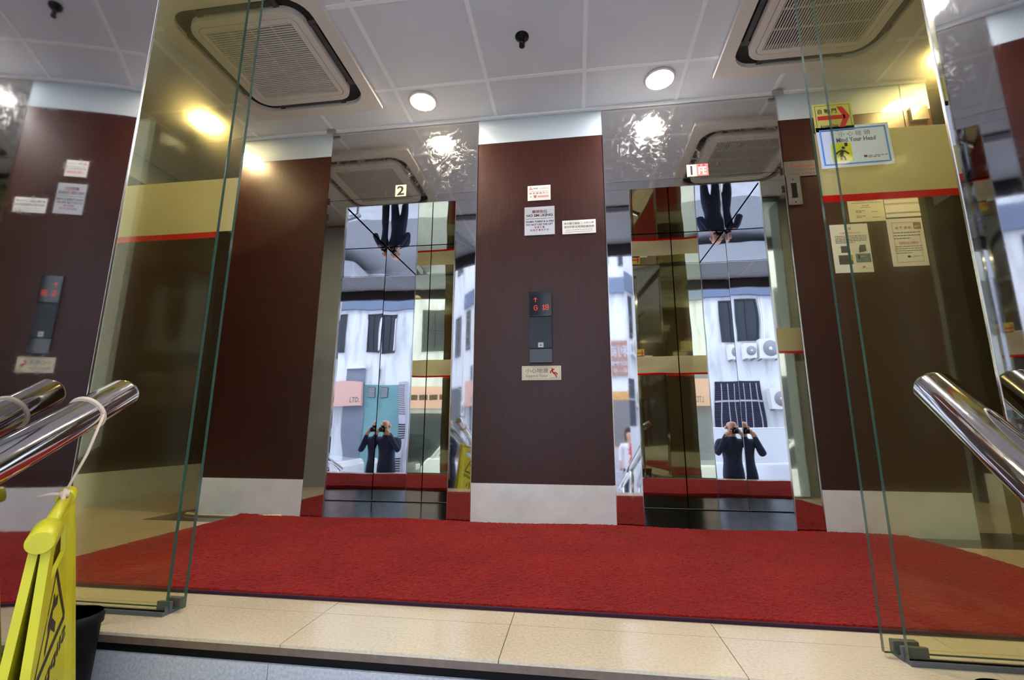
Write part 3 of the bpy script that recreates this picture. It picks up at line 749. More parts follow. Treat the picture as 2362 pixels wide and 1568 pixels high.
def bin_(x, y, zb, zt, r, label):
    t = thing('waste_bin', label, 'bin', (x, y, zb), 'small black bins on the steps')
    MB().lathe([(r*.85, zb), (r*.93, zt-.03), (r, zt-.028), (r, zt-.010), (r*.93, zt)], (x, y, 0), 32).build('shell', M['black'], t)
    MB().lathe([(r*.93, zt), (r*.80, zt), (r*.76, zb+.02), (0, zb+.02)], (x, y, 0), 32).build('liner', M['slot'], t)
bin_(-1.342, 1.172, -.165, .080, .069, 'small black bin on the step behind the yellow floor sign')
bin_(.80, 1.10, -.165, .085, .052, 'small black bin on the step at the foot of the notice-side handrail')

# ------------------------------------------------------------------ signs on the centre panel
UX, UZ = (1, 0, 0), (0, 0, 1)
def wallboard(name, label, cat, x0, x1, z0, z1, base, th=.003, y=WY, group=None):
    return Board(name, label, cat, (x0, y-.0004, z0), UX, UZ, x1-x0, z1-z0, base, th, group)
# plate with three red diamonds
b = wallboard('service_card', 'small white service card with three red diamonds above the no smoking plate', 'sign', -.300, -.141, 2.128, 2.240, M['paper'])
def dia(cx, cy_, r, ang):
    a = math.radians(ang); ux, uy = math.cos(a), math.sin(a); px, py = -uy, ux
    q = [(0, 0), (r*.5, r*.29), (r, 0), (r*.5, -r*.29)]
    b.poly('emblem', M['ink_red'], [((cx+(ux*s_+px*t_)*b.h/b.w), cy_+uy*s_+py*t_) for s_, t_ in q])
for a in (90, 210, 330): dia(.135, .80, .13, a)
b.text(M['ink_grey'], '三菱電梯', .21, .76, .45, .86, .01)
b.rect('text_line', M['ink_pale'], .52, .82, .92, .835); b.rect('text_line', M['ink_pale'], .52, .76, .92, .775)
b.scribble(M['ink_pale'], .07, .58, .93, .64, 1)
b.text(M['ink_grey'], '維 修 服 務 中 心', .07, .43, .92, .54, .01)
b.text(M['ink_grey'], '24', .10, .21, .18, .31, .01)
b.disc('telephone', M['ink_red'], (.33, .24), .07); b.rect('telephone', M['ink_red'], .27, .28, .39, .33); b.disc('telephone', M['paper'], (.33, .24), .03, 2)
b.scribble(M['ink_pink'], .44, .19, .92, .33, 1, fill=.8, gap=.12)
b.done()
# no smoking plate
b = wallboard('no_smoking_plate', 'square polished no smoking and fire notice plate above the call panel', 'sign', -.322, -.115, 1.873, 2.080, M['whitened_plate'])
b.text(M['ink_maroon'], '嚴禁吸煙', .25, .775, .76, .885, .01)
b.text(M['ink_navy'], 'NO SM', .07, .645, .475, .74, .03); b.text(M['ink_navy'], 'KING', .60, .645, .94, .74, .03)
b.disc('no_smoking_symbol', M['ink_red'], (.537, .692), .05); b.disc('no_smoking_symbol', M['paper'], (.537, .692), .034, 2)
b.line('no_smoking_symbol', M['ink_red'], (.505, .724), (.569, .660), .014, 3); b.rect('no_smoking_symbol', M['ink'], .512, .687, .562, .697, 4)
b.scribble(M['ink_grey'], .03, .555, .97, .60, 1)
b.text(M['ink_navy'], 'WHEN THERE IS A FIRE', .03, .44, .97, .505, .025); b.text(M['ink_navy'], 'DO NOT USE THE LIFT', .06, .335, .94, .40, .025)
b.text(M['ink_maroon'], '如 遇 火 警', .33, .235, .67, .305, .015); b.text(M['ink_maroon'], '切 勿 使 用 升 降 機', .19, .13, .81, .205, .015)
b.done()
b = wallboard('security_notice', 'wide white plate announcing video surveillance, beside the no smoking plate', 'sign', -.064, .160, 1.868, 1.966, M['paper'])
b.text(M['ink_grey'], '本大廈已裝設 二十四小時', .05, .68, .95, .86, .01); b.text(M['ink_grey'], '保安錄影及現場監察系統', .05, .42, .95, .60, .01)
b.scribble(M['ink_pale'], .10, .25, .90, .33, 1); b.scribble(M['ink_pale'], .08, .10, .92, .18, 1)
b.done()
# call panel
t = thing('call_panel', 'black lift call panel showing G 18 in red on the centre wood panel', 'control panel', (-.215, WY, .985))
MB().box(-.291, -.141, WY-.016, WY, 1.300, 1.469).build('display', M['panel_black'], t, bevel=.002)
MB().box(-.290, -.142, WY-.014, WY, 1.086, 1.298).build('cover_plate', M['panel_grey'], t, bevel=.002)
MB().box(-.290, -.142, WY-.015, WY, .992, 1.084).build('lower_plate', M['panel_black'], t, bevel=.002)
btn = MB().box(-.234, -.196, WY-.020, WY-.014, 1.090, 1.124).build('call_button', M['button'], t, bevel=.002)
MB().add([(-.222, WY-.0206, 1.102), (-.208, WY-.0206, 1.102), (-.215, WY-.0206, 1.112)], [(0, 1, 2)]).build('arrow_mark', M['ink'], btn)
led = MB(); yl = WY-.0168
FONT = {'G': ['01110', '10001', '10000', '10111', '10001', '10001', '01110'], '1': ['00100', '01100', '00100', '00100', '00100', '00100', '01110'],
        '8': ['01110', '10001', '10001', '01110', '10001', '10001', '01110'], '^': ['00100', '01110', '10101', '00100', '00100', '00100', '00100']}
def led_char(c, x, z, p):
    for r_, row in enumerate(FONT[c]):
        for k, q in enumerate(row):
            if q == '1':
                a, d = x+k*p, z-r_*p; led.box(a-p*.36, a+p*.36, yl, yl+.0012, d-p*.36, d+p*.36)
for c_, x_, z_, p_ in (('^', -.258, 1.425, .0046), ('G', -.257, 1.372, .0050), ('1', -.205, 1.374, .0050), ('8', -.183, 1.374, .0050)):
    led = MB(); led_char(c_, x_, z_, p_); led.build('led_sign', M['led'], t)
# slippery floor plate
b = wallboard('slippery_floor_sign', 'cream slippery floor plate with a red falling figure under the call panel', 'sign', -.340, -.088, .882, .973, M['cream'])
b.frame('border', M['ink_pale'], .08, .02)
b.text(M['ink_grey'], '小心地滑', .09, .50, .67, .84, .0); b.text(M['ink_grey'], 'Slippery Floor', .09, .14, .67, .40, .0)
b.disc('falling_figure', M['ink_red'], (.775, .78), .055)
for a, c in (((.77, .70), (.80, .50)), ((.80, .50), (.86, .52)), ((.86, .52), (.91, .38)), ((.80, .50), (.86, .36)), ((.86, .36), (.885, .20)), ((.77, .68), (.83, .76)), ((.77, .68), (.735, .60)), ((.735, .6), (.73, .48))):
    b.line('falling_figure', M['ink_red'], a, c, .085)
b.line('falling_figure', M['ink_grey'], (.72, .15), (.93, .15), .02)
b.done()

# lift number plates
b = wallboard('lift_number_plate', 'small white plate with the black numeral two on a lift header', 'sign', -1.268, -1.188, 2.228, 2.318, M['number_card'], group='lift number plates')
b.text(M['ink'], '2', .16, .10, .84, .92, .03); b.done()
b = wallboard('lift_number_plate', 'small white plate with the black numeral one next to a pink plate', 'sign', .772, .834, 2.231, 2.318, M['number_card'], group='lift number plates')
b.text(M['ink'], '1', .36, .12, .56, .88, .0); b.done()
b = wallboard('firemans_lift_plate', 'small pink plate reading FE beside the numeral 1', 'sign', .836, .908, 2.232, 2.318, M['pink_plate'])
b.text(M['cream'], 'FE', .14, .12, .84, .76, .02); b.poly('red_mark', M['ink_red'], [(.12, .80), (.30, .80), (.26, .97), (.16, .97)]); b.poly('red_mark', M['ink_red'], [(.5, .80), (.78, .84), (.66, .98), (.52, .96)]); b.done()
# steel plates on the panel by lift 1
b = wallboard('floor_list_plate', 'steel plate with red and grey floor numbers beside lift 1', 'sign', 1.376, 1.565, 2.183, 2.290, M['brushed'])
b.text(M['ink_red'], '本升降機停下列各層', .14, .58, .92, .72, .0)
b.text(M['ink_maroon'], 'G 1 2 3 4 5 6 7 8 9', .16, .34, .95, .46, 0); b.text(M['ink_maroon'], '13 14 15 16 17 18 19', .16, .10, .95, .22, 0); b.done()
b = wallboard('key_switch_plate', 'steel plate with a dark slot and two screws under the floor list', 'switch plate', 1.380, 1.462, 1.986, 2.181, M['brushed'], th=.006)
b.rect('slot', M['black'], .30, .24, .70, .77); b.disc(('screw', 0), M['ink'], (.48, .89), .025); b.disc(('screw', 1), M['ink'], (.5, .09), .025)
b.scribble(M['ink_pale'], .25, .80, .7, .83, 1); b.scribble(M['ink_pale'], .3, .16, .7, .19, 1); b.done()
b = wallboard('steel_box', 'small plain steel plate high on the wood panel with the paper notices', 'plate', 2.160, 2.258, 2.512, 2.606, M['brushed'], th=.02); b.done()

# ------------------------------------------------------------------ paper notices on the right veneer panel
b = wallboard('notice', 'white office hours notice, topmost paper nearest lift 1', 'notice', 1.722, 1.926, 1.848, 2.012, M['cream'], th=.002, group='paper notices')
b.text(M['ink'], '物業管理有限公司', .22, .82, .82, .89, 0); b.scribble(M['ink_grey'], .12, .74, .92, .79, 1)
b.text(M['ink'], '辦公時間', .40, .62, .58, .68, 0); b.scribble(M['ink_grey'], .34, .55, .66, .59, 1)
for v in (.36, .14): b.scribble(M['ink_grey'], .20, v, .46, v+.12, 2); b.scribble(M['ink_grey'], .64, v, .84, v+.05, 1)
b.done()
b = wallboard('notice', 'stack of overlapping tan and white paper strips pinned above the visitor notice', 'notice', 1.930, 2.122, 1.866, 2.026, M['tan_paper'], th=.002, group='paper notices')
for k, (v0, v1, m_) in enumerate(((.80, 1.0, 'paper'), (.58, .72, 'paper'), (.20, .50, 'paper'), (0, .12, 'paper'))): b.rect('paper_strip', M[m_], 0, v0, 1, v1, 1+k)
b.scribble(M['ink_pink'], .3, .86, .6, .95, 1); b.scribble(M['ink_grey'], .25, .28, .9, .44, 3); b.disc('seal', M['ink_maroon'], (.82, .90), .05, 6); b.done()
b = wallboard('notice', 'white notice with red heading and four dark photos, lowest paper nearest lift 1', 'notice', 1.600, 1.815, 1.520, 1.836, M['paper'], th=.002, group='paper notices')
b.text(M['ink_red'], '大廈外牆安全守則', .24, .795, .78, .835, .0); b.disc('seal', M['ink_pale'], (.52, .905), .028)
b.scribble(M['ink_grey'], .10, .60, .93, .77, 5)
b.rect(('photo', 0), M['photo_dark'], .22, .41, .42, .55); b.rect('photo', M['photo_dark'], .72, .43, .88, .56); b.poly('photo', M['photo_dark'], [(.68, .40), (.88, .43), (.80, .55), (.70, .52)], 2)
b.rect(('photo', 1), M['photo_dark'], .13, .17, .50, .36); b.rect('photo', M['photo_blue'], .58, .20, .97, .38)
b.rect('photo_detail', M['ink'], .64, .27, .69, .35, 2); b.rect('photo_detail', M['ink_pale'], .70, .31, .85, .33, 2); b.poly('photo_detail', M['photo_warm'], [(.42, .26), (.50, .24), (.50, .36), (.43, .36)], 2)
b.poly('red_mark', M['ink_red'], [(.72, .12), (.80, .12), (.77, .09), (.73, .10)]); b.scribble(M['ink_pale'], .68, .07, .92, .09, 1); b.done()
b = wallboard('notice', 'white visitor notice with pink border and red headings at the panel end', 'notice', 1.926, 2.122, 1.548, 1.856, M['paper'], th=.002, group='paper notices')
b.frame('border', M['ink_pink'], .08, .008)
b.text(M['ink_red'], '訪 客 須 知', .22, .77, .66, .83, .015); b.rect('crest', M['ink_maroon'], .74, .77, .94, .90, 2); b.rect('crest', M['photo_blue'], .755, .84, .925, .89, 3); b.rect('crest', M['photo_warm'], .755, .785, .925, .84, 3)
b.scribble(M['ink'], .14, .545, .90, .73, 3, fill=.25)
b.text(M['ink_red'], 'Notice to visitors', .26, .465, .80, .515, .01); b.rect('underline', M['ink_red'], .26, .452, .80, .457)
b.scribble(M['ink_grey'], .13, .25, .90, .43, 4, fill=.3); b.rect('stamp', M['ink'], .44, .175, .52, .215); b.scribble(M['ink_pale'], .54, .175, .88, .215, 2); b.done()

# ------------------------------------------------------------------ stickers on the sliding leaf
b = Board('door_sticker', 'yellow automatic door sticker with a red arrow on the glass', 'sign', (.772, 1.4236, 1.495), (1, 0, .01), UZ, .114, .098, M['sign_yellow'], .0012)
b.frame('border', M['ink'], .06, .012)
b.text(M['ink'], '自 動 門', .12, .64, .60, .82, .01); b.text(M['ink'], 'Automatic Door', .14, .13, .60, .25, .02)
b.poly('arrow', M['sign_red'], [(.10, .42), (.62, .42), (.62, .56), (.10, .56)], 2, True)
b.poly('arrow', M['sign_red'], [(.62, .86), (.76, .86), (.92, .49), (.76, .49)], 2, True); b.poly('arrow', M['sign_red'], [(.76, .49), (.92, .49), (.76, .12), (.62, .12)], 2, True)
b.poly('arrow', M['sign_red'], [(.62, .42), (.80, .42), (.80, .56), (.62, .56)], 2, True)
b.done()
b = Board('head_warning_notice', 'white laminated mind your head notice with blue border on the glass', 'sign', (.776, 1.4236, 1.368), (1, 0, .012), (-.02, 0, 1), .208, .142, M['laminate'], .0012)
b.frame('border', M['ink_blue'], .06, .035)
b.text(M['ink_grey'], '小 心 碰 頭', .30, .74, .74, .86, .0); b.text(M['ink_grey'], 'Mind Your Head', .26, .60, .80, .71, .025)
b.rect('pictogram', M['pict_yellow'], .17, .14, .45, .58, 1, True)
b.rect('pictogram_figure', M['ink'], .36, .50, .40, .58, 3, True); b.disc('pictogram_figure', M['ink'], (.335, .46), .035, 3)
for a, c, w_ in (((.325, .41), (.29, .29), .07), ((.30, .40), (.24, .35), .035), ((.24, .35), (.215, .31), .035), ((.34, .39), (.40, .31), .035), ((.29, .28), (.285, .17), .045), ((.30, .28), (.335, .23), .045), ((.335, .23), (.34, .16), .04)):
    b.line('pictogram_figure', M['ink'], a, c, w_, 3)
b.rect('stamp', M['ink_maroon'], .60, .20, .645, .25); b.scribble(M['ink_grey'], .66, .18, .92, .25, 2); b.done()

# ------------------------------------------------------------------ people (seen in the mirrors)
def skin_body(name, joints, edges, mats, classify, parent=None, levels=2):
    me = bpy.data.meshes.new(name); idx = {k: i for i, k in enumerate(joints)}
    me.from_pydata([joints[k][:3] for k in joints], [(idx[a], idx[b]) for a, b in edges], [])
    o = bpy.data.objects.new(name, me); COL.objects.link(o)
    sk = o.modifiers.new('skin', 'SKIN'); sk.use_smooth_shade = True
    d = me.skin_vertices[0].data
    for k, i in idx.items():
        r = joints[k][3]; d[i].radius = r if isinstance(r, tuple) else (r, r)
        d[i].use_root = (k == 'pelvis')
    o.modifiers.new('sub', 'SUBSURF').levels = levels
    dg = bpy.context.evaluated_depsgraph_get(); ev = o.evaluated_get(dg)
    m2 = bpy.data.meshes.new_from_object(ev); bpy.data.objects.remove(o); bpy.data.meshes.remove(me)
    m2.name = name
    m2.materials.clear()
    for m in mats: m2.materials.append(m)
    for p in m2.polygons:
        p.material_index = classify(p.center); p.use_smooth = True
    b = bpy.data.objects.new(name, m2); COL.objects.link(b)
    if parent is not None:
        b.parent = parent; b.location = -chain_loc(parent) + Vector((0, 0, 0))
    return b
def body_joints(s, gx, gy, gz, arms):
    J = {'pelvis': (0, -.02, .93, (.15, .11)), 'waist': (0, -.01, 1.08, (.145, .105)), 'chest': (0, 0, 1.28, (.165, .12)), 'neck0': (0, .01, 1.44, (.075, .07)),
         'neck': (0, .03, 1.50, .055), 'jaw': (0, .055, 1.56, .066), 'head': (0, .05, 1.645, (.080, .095)), 'crown': (0, .04, 1.705, (.06, .075)),
         }
    E = [('pelvis', 'waist'), ('waist', 'chest'), ('chest', 'neck0'), ('neck0', 'neck'), ('neck', 'jaw'), ('jaw', 'head'), ('head', 'crown')]
    for q, n in ((-1, 'l'), (1, 'r')):
        J['hip'+n] = (q*.095, -.02, .86, .095); J['knee'+n] = (q*.105, 0, .48, .062); J['ankle'+n] = (q*.11, -.03, .09, .045); J['toe'+n] = (q*.125, .12, .035, (.04, .032))
        E += [('pelvis', 'hip'+n), ('hip'+n, 'knee'+n), ('knee'+n, 'ankle'+n), ('ankle'+n, 'toe'+n)]
        J['sho'+n] = (q*.19, 0, 1.40, .07); E.append(('chest', 'sho'+n)); prev = 'sho'+n
        for k, a in enumerate(arms(q)): J['arm%d%s' % (k, n)] = a; E.append((prev, 'arm%d%s' % (k, n))); prev = 'arm%d%s' % (k, n)
        palm = arms(q)[-1]
    J = {k: (gx+v[0]*s, gy+v[1]*s, gz+v[2]*s, tuple(x*s for x in v[3]) if isinstance(v[3], tuple) else v[3]*s) for k, v in J.items()}
    return J, E
gz = -.99
man = thing('person', 'bald person in a dark navy suit holding a camera up, seen in the lift mirrors', 'person', (0, -.27, gz))
def man_arms(q):
    return [(q*.25, .10, 1.20, .052), (q*.115, .165, 1.50, .034), (q*.085, .185, 1.545, (.030, .036))]
J, E_ = body_joints(1.0, 0, -.275, gz, man_arms)
def cl_man(c):
    z = c.z-gz
    if z < .075: return 3
    if z < .90: return 2
    if z > 1.47 and abs(c.x) < .14: return 0
    return 1
skin_body('body', J, E_, [M['skin'], M['suit'], M['trouser'], M['shoe']], cl_man, man)
for q in (-1, 1):
    for k in range(4):
        z0 = .575-.019*k
        MB().tube([(q*.088, -.105, z0), (q*.086, -.088, z0+.002), (q*.070, -.080, z0+.002), (q*.052, -.083, z0)], [.0095, .0095, .0088, .007], 8).build('finger', M['skin'], man)
    MB().tube([(q*.090, -.115, .545), (q*.080, -.135, .560), (q*.060, -.142, .575)], [.011, .010, .008], 8).build('thumb', M['skin'], man)
face = MB()
face.add([(0, -.118, .625), (-.016, -.135, .585), (.016, -.135, .585), (0, -.108, .585)], [(0, 1, 3), (0, 3, 2), (1, 2, 3)], 0, True)
face.build('nose', M['skin'], man)
for q in (-1, 1):
    MB().lathe([(0, -.012), (.022, -.010), (.028, 0), (.02, .008), (0, .01)], (q*.084, -.225, .62), 12, 'x').build('ear', M['skin'], man)
c_ = thing('camera_in_hand', 'black camera held at face height by the bald person', 'camera', (0, -.10, .53))
MB().box(-.068, .068, -.130, -.092, .525, .600).build('camera_body', M['black'], c_, bevel=.006)
MB().box(-.025, .025, -.128, -.095, .600, .625).build('prism_housing', M['black'], c_, bevel=.006)
MB().lathe([(.030, -.094), (.033, -.06), (.036, -.022), (.031, -.020), (.029, -.030), (0, -.032)], (0, 0, .562), 28, 'y').build('lens', M['panel_black'], c_)
wx, wy = 1.18, -5.0
wm = thing('person', 'long-haired person in a red and white top walking past the brown building sign', 'person', (wx, wy, -1.10))
def w_arms(q): return [(q*.23, -.02, 1.12, .042), (q*.22, .06, .92, .030), (q*.22, .08, .84, .026)]
J, E_ = body_joints(.95, wx, wy, -1.10, w_arms)
def cl_w(c):
    z = c.z+1.10
    if z < .07: return 3
    if z < .84: return 2
    if z > 1.38 or (abs(c.x-wx) > .17 and z < 1.0): return 0
    return 1 if c.x > wx-.03 else 4
skin_body('body', J, E_, [M['skin'], M['red_cloth'], M['trouser'], M['shoe'], M['white_cloth']], cl_w, wm)
hm = MB(); hm.lathe([(0, .64), (.07, .62), (.105, .54), (.11, .42), (.085, .28), (0, .25)], (wx, wy-.0, 0), 16)
hair = hm.build('hair', M['hair'], wm)
for v in hair.data.vertices:
    if v.co.y > .02: v.co.y = .02+(v.co.y-.02)*.4

# ------------------------------------------------------------------ the street opposite (seen in the mirrors)
BY = -7.0
def window(par, x0, x1, z0, z1, cols=2, rows=1, y=BY):
    f = MB(); t_ = .05
    f.box(x0, x1, y-.05, y+.04, z0, z0+t_); f.box(x0, x1, y-.05, y+.04, z1-t_, z1); f.box(x0, x0+t_, y-.05, y+.04, z0+t_, z1-t_); f.box(x1-t_, x1, y-.05, y+.04, z0+t_, z1-t_)
    for k in range(1, cols):
        xm = x0+(x1-x0)*k/cols; f.box(xm-.02, xm+.02, y-.05, y+.035, z0+t_, z1-t_)
    for k in range(1, rows):
        zm = z0+(z1-z0)*k/rows; f.box(x0+t_, x1-t_, y-.05, y+.032, zm-.02, zm+.02)
    o = f.build('window', M['win_frame'], par)
    for k in range(cols):
        for r_ in range(rows):
            a, c = x0+t_/2+(x1-x0-t_)*k/cols, x0+t_/2+(x1-x0-t_)*(k+1)/cols; d, e = z0+t_/2+(z1-z0-t_)*r_/rows, z0+t_/2+(z1-z0-t_)*(r_+1)/rows
            MB().box(a, c, y+.002, y+.010, d, e).build('pane', M['win_glass'], o)
    return o
def building(label, x0, x1, h, m, z0=-.98, y=BY):
    t = thing('building', label, 'building', ((x0+x1)/2, y, z0), 'buildings across the street')
    MB().box(x0, x1, y-4, y, z0, h).build('wall', M[m], t); return t
A = building('white building with louvre grille and small wall fans across the street', -3.75, .35, 11, 'white_wall')
MB().box(-3.74, .34, BY, BY+.12, 4.62, 5.15).build('band_course', M['blue_band'], A)
window(A, -2.78, -2.18, 3.2, 4.5, 2); window(A, -1.5, -.9, 3.2, 4.5, 2); window(A, -2.78, -2.18, 6.2, 7.6, 2); window(A, -1.5, -.3, 6.2, 7.6, 2); window(A, -.5, .1, 3.2, 4.5, 1)
lv = MB().box(-2.74, -1.85, BY+.002, BY+.02, .56, 2.02).build('louver_panel', M['slot'], A)
for k in range(26): MB().box(-2.72, -1.87, BY+.015, BY+.035, .59+k*.055, .615+k*.055).build('slat', M['louver'], lv)
for x in (-2.62, -2.42, -2.22, -2.02): MB().box(x-.012, x+.012, BY+.036, BY+.045, .57, 1.95).build('bar', M['pole_grey'], lv)
MB().box(-2.74, -1.85, BY+.046, BY+.052, 1.40, 1.45).build('bar', M['pole_grey'], lv)
MB().box(-1.5, -.5, BY+.002, BY+.05, -.95, 1.6).build('roller_shutter', M['shutter'], A)
MB().box(-.35, .30, BY+.002, BY+.05, -.95, 1.5).build('doorway', M['teal'], A)
pt = MB()
for dx in (0, .06): pt.tube([(-2.86-dx, BY+.04, 4.6), (-2.86-dx, BY+.04, 3.25), (-2.8-dx, BY+.04, 3.1)], .018, 8)
pt.build('wall_pipe', M['white_metal'], A)
def aircon(x0, x1, z0, z1, label, par=None):
    t = thing('outdoor_fan_unit', label, 'air conditioner', ((x0+x1)/2, BY+.16, z0), 'outdoor units across the street')
    MB().box(x0, x1, BY+.04, BY+.30, z0, z1).build('case', M['white_metal'], t, bevel=.012)
    cx, cz = x0+(x1-x0)*.45, (z0+z1)/2; r = min(x1-x0, z1-z0)*.40
    MB().lathe([(r, BY+.301), (r*.98, BY+.312), (0, BY+.312)], (cx, 0, cz), 26, 'y').build('fan_grille', M['fan_grey'], t)
    MB().lathe([(r*.22, BY+.312), (r*.20, BY+.322), (0, BY+.322)], (cx, 0, cz), 16, 'y').build('hub', M['white_metal'], t)
    br = MB(); br.box(x0+.04, x0+.07, BY, BY+.3, z0-.03, z0-.002); br.box(x1-.07, x1-.04, BY, BY+.3, z0-.03, z0-.002); br.build('bracket', M['shutter'], t)
aircon(-2.58, -2.27, 2.68, 3.08, 'smaller white outdoor fan unit under the window of the white building')
aircon(-3.26, -2.66, 2.65, 3.20, 'larger white outdoor fan unit beside the small one on the white building')
aircon(-3.36, -2.84, 1.20, 1.78, 'lower white outdoor fan unit beside the louvre grille')
aircon(4.60, 4.97, 1.0, 1.45, 'white outdoor fan unit beside the salmon box sign')

B_ = building('brown signed building with golden entrance across the street', .36, 2.05, 12, 'white_wall2')
MB().box(.37, 2.04, BY, BY+.12, 4.42, 4.85).build('band_course', M['blue_band'], B_)
MB().box(.37, 2.04, BY, BY+.03, -.95, 1.62).build('stone_surround', M['gold_wall'], B_)
MB().box(.95, 1.45, BY+.03, BY+.05, .15, 1.38).build('roller_shutter', M['shutter'], B_)
for k in range(6): MB().box(.6, 1.9, BY+.03+.0, BY+.9-.12*k, -.98+.18*k, -.80+.18*k).build('step', M['pole_grey'], B_)
window(B_, .6, 1.0, 5.2, 6.6, 1); window(B_, 1.3, 1.8, 5.2, 6.6, 1)
b = Board('shop_sign', 'brown fascia sign with silver characters over the golden entrance', 'sign', (2.02, BY+.031, 2.06), (-1, 0, 0), UZ, 1.60, .96, M['brown_sign'], .05)
b.text(M['pole_grey'], '利商', .36, .52, .72, .86, .02); b.text(M['pole_grey'], 'R COMMERCIAL', .22, .28, .95, .40, .03); b.text(M['pole_grey'], '65 — 67', .38, .08, .62, .20, .03); b.done()

Cc = building('white building over a teal shop front with casement windows', 2.06, 5.0, 11.5, 'white_wall')
MB().box(2.07, 4.99, BY, BY+.12, 4.56, 5.06).build('band_course', M['blue_band'], Cc)
w1 = window(Cc, 2.86, 3.36, 3.1, 4.42, 2)
for x, s_ in ((2.88, 1), (3.34, -1)): MB().prism([(x, BY+.05, 3.14), (x+.03, BY+.05, 3.14), (x+.03, BY+.05, 4.2), (x, BY+.05, 4.2)], (s_*-.12, .22, 0)).build('casement', M['white_metal'], w1)
window(Cc, 4.1, 4.7, 3.1, 4.42, 2); window(Cc, 2.86, 3.5, 6.1, 7.5, 2); window(Cc, 4.1, 4.7, 6.1, 7.5, 2)
MB().box(2.55, 3.36, BY+.001, BY+.03, -.95, 2.02).build('teal_panel', M['teal'], Cc)
MB().box(3.36, 3.95, BY+.001, BY+.06, -.95, 2.56).build('grey_panel', M['grey_wall'], Cc)
MB().box(3.36, 3.95, BY+.001, BY+.14, 2.56, 2.64).build('ledge', M['white_metal'], Cc)
vt = MB().box(2.98, 3.22, BY+.03, BY+.05, 1.58, 1.94).build('vent', M['slot'], Cc)
for k in range(8): MB().box(2.99, 3.21, BY+.05, BY+.065, 1.60+k*.042, 1.622+k*.042).build('slat', M['pole_grey'], vt)
MB().box(2.36, 2.36+.19, BY+.001, BY+.22, -.95, 2.1).build('pier', M['pole_grey'], Cc)
for k in range(15): MB().box(2.355, 2.555, BY+.22, BY+.23, 1.05+k*.066, 1.078+k*.066).build('stripe', M['ink_grey'], Cc)
for k in range(7): MB().box(2.355, 2.555, BY+.22, BY+.23, .30+k*.07, .335+k*.07).build('stripe', M['ink'], Cc)
for k in range(7): MB().box(2.355, 2.555, BY+.22, BY+.23, -.80+k*.08, -.76+k*.08).build('stripe', M['ink'], Cc)
b = Board('shop_sign', 'salmon box sign ending in LTD. beside the teal panel', 'sign', (4.55, BY+.08, 1.30), (-1, 0, 0), UZ, 1.16, .80, M['pink_sign'], .14)
b.text(M['ink_grey'], 'LTD.', .74, .12, .96, .34, .03); b.done()
D_ = building('pale building with a salmon shop fascia across the street', -8.2, -3.76, 12, 'white_wall2')
for x in (-7.4, -6.2, -5.0): window(D_, x, x+.8, 3.1, 4.5, 2, 2); window(D_, x, x+.8, 6.0, 7.4, 2, 2)
window(D_, -4.3, -3.9, 3.1, 4.5, 1, 2)
MB().box(-7.9, -3.9, BY+.001, BY+.05, -.95, 1.1).build('shop_front', M['win_glass'], D_)
b = Board('shop_sign', 'long salmon fascia sign with dark characters over a glass shop front', 'sign', (-3.85, BY+.006, 1.25), (-1, 0, 0), UZ, 3.9, .68, M['pink_sign'], .1)
b.scribble(M['ink'], .06, .35, .9, .65, 1, fill=.8); b.done()
E2 = building('grey plastered building with dark shop opening across the street', 5.02, 9.5, 12, 'white_wall2')
MB().box(5.2, 9.2, BY+.001, BY+.05, -.95, 2.0).build('shop_front', M['win_glass'], E2)
for x in (5.4, 6.6, 7.8): window(E2, x, x+.8, 3.0, 4.4, 2, 2); window(E2, x, x+.8, 6.0, 7.4, 2, 2)

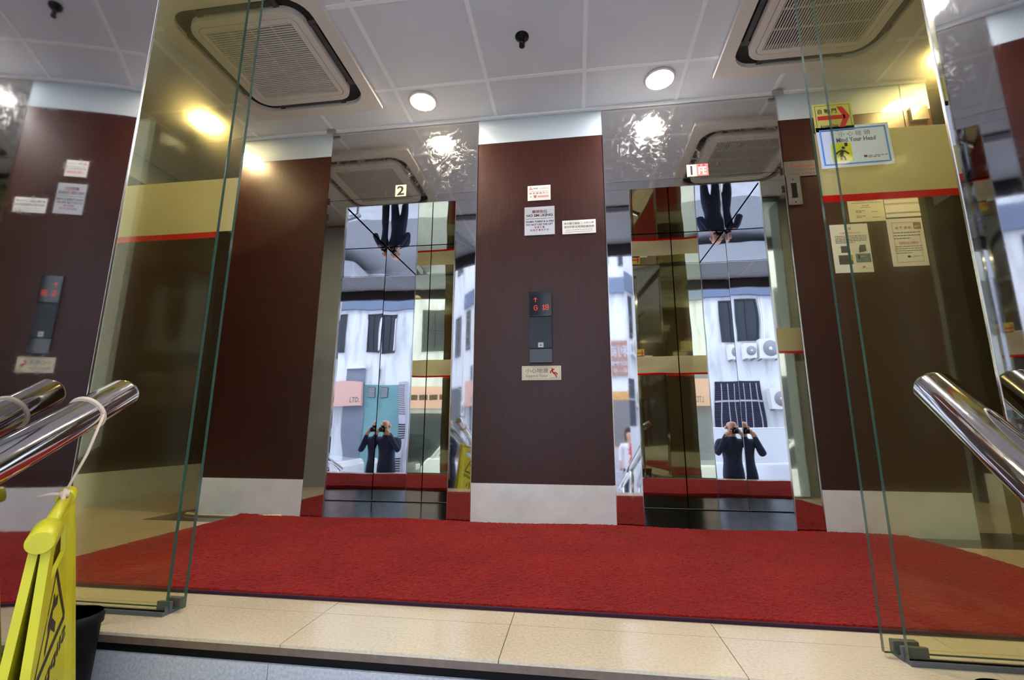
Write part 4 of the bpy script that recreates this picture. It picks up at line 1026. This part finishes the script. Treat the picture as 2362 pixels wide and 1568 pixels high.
def car(label, x, y, rot, paint, L=4.1, Wd=1.68, Hh=1.5, van=False):
    t = thing('car', label, 'car', (x, y, -1.10)); t.rotation_euler = (0, 0, rot)
    hw = Wd/2
    prof = [(-L/2, .32), (-L/2, .72), (-L/2+.08, .88), (-L*.20, .95) if not van else (-L*.46, .98), (L*.30, .97), (L*.47, .92), (L/2, .78), (L/2, .34), (L*.40, .22), (-L*.40, .22)]
    MB().prism([(px, -hw, pz) for px, pz in prof], (0, 2*hw, 0)).build('body', M[paint], t, bevel=.05, local=True)
    if van: cab = [(-L*.44, .97), (-L*.30, Hh-.02), (L*.44, Hh-.02), (L*.48, .93)]
    else: cab = [(-L*.24, .93), (-L*.08, Hh-.04), (L*.26, Hh-.04), (L*.44, .93)]
    iw = hw-.14
    a = [(cab[0][0], -hw+.04, cab[0][1]), (cab[3][0], -hw+.04, cab[3][1]), (cab[2][0], -iw, cab[2][1]), (cab[1][0], -iw, cab[1][1])]
    c2 = [(p[0], -p[1], p[2]) for p in a]
    MB().add(a+c2, [(0,1,2,3), (7,6,5,4), (0,3,7,4), (1,5,6,2), (3,2,6,7), (0,4,5,1)]).build('cargo_body' if van else 'window_glass', M[paint] if van else M['win_glass'], t, bevel=.03, local=True)
    x1, x2 = cab[1][0], cab[2][0]
    MB().box(x1-.02, x2+.02, -iw-.005, iw+.005, Hh-.05, Hh).build('roof_panel', M[paint], t, bevel=.02, local=True)
    pl = MB()
    for q in (-1, 1):
        for f0, f1 in ((0, 3), (1, 2)):
            p0, p1 = Vector((a[f0][0], q*(hw-.035), a[f0][2])), Vector((a[f1][0], q*(iw+.005), a[f1][2])); pl.tube([p0, p1], .035, 8)
        xm = (x1+x2)/2; pl.tube([(xm, q*(hw-.035), .95), (xm, q*(iw+.005), Hh-.03)], .035, 8)
    pl.build('pillars', M[paint], t, local=True)
    if van:
        for q in (-1, 1):
            MB().prism([(-L*.40, q*(hw-.045), 1.02), (-L*.22, q*(hw-.045), 1.02), (-L*.22, q*(iw+.06), Hh-.30), (-L*.33, q*(iw+.06), Hh-.30)], (0, q*.012, 0)).build('side_window', M['win_glass'], t, local=True)
        MB().box(-L*.40, -L*.385, -iw, iw, 1.1, Hh-.3).build('windscreen', M['win_glass'], t, local=True)
    for sx in (-1, 1):
        for q in (-1, 1):
            wx_ = sx*L*.31
            ty = MB().lathe([(.20, -.09), (.30, -.09), (.315, -.05), (.315, .05), (.30, .09), (.20, .09)], (wx_, q*(hw-.07), .315), 26, 'y').build('wheel', M['tyre'], t, local=True)
            MB().lathe([(0, -.095), (.19, -.092), (.20, -.07), (.20, .07), (.19, .092), (0, .095)], (wx_, q*(hw-.07), .315), 20, 'y').build('wheel_rim', M['rim'], ty, local=True)
    for q in (-1, 1):
        MB().box(-L/2-.01, -L/2+.12, q*hw*.72-.16, q*hw*.72+.16, .60, .76).build('headlight', M['white_metal'], t, bevel=.02, local=True)
        MB().box(L/2-.10, L/2+.012, q*hw*.80-.12, q*hw*.80+.12, .66, .84).build('tail_light', M['tail'], t, bevel=.02, local=True)
    MB().box(-L/2-.012, -L/2+.02, -.26, .26, .40, .52).build('number_plate', M['white_metal'], t, local=True)
    MB().box(L/2-.02, L/2+.012, -.26, .26, .45, .57).build('number_plate', M['white_metal'], t, local=True)
car('white van parked in front of the louvre grille', -1.7, -5.0, 0, 'car_white', 4.4, 1.7, 1.75, True)
car('white hatchback parked by the teal shop front', 4.6, -4.8, 0, 'car_white')
car('dark saloon car parked before the salmon fascia', -6.3, -4.4, PI, 'car_dark')
bpy.context.view_layer.update()
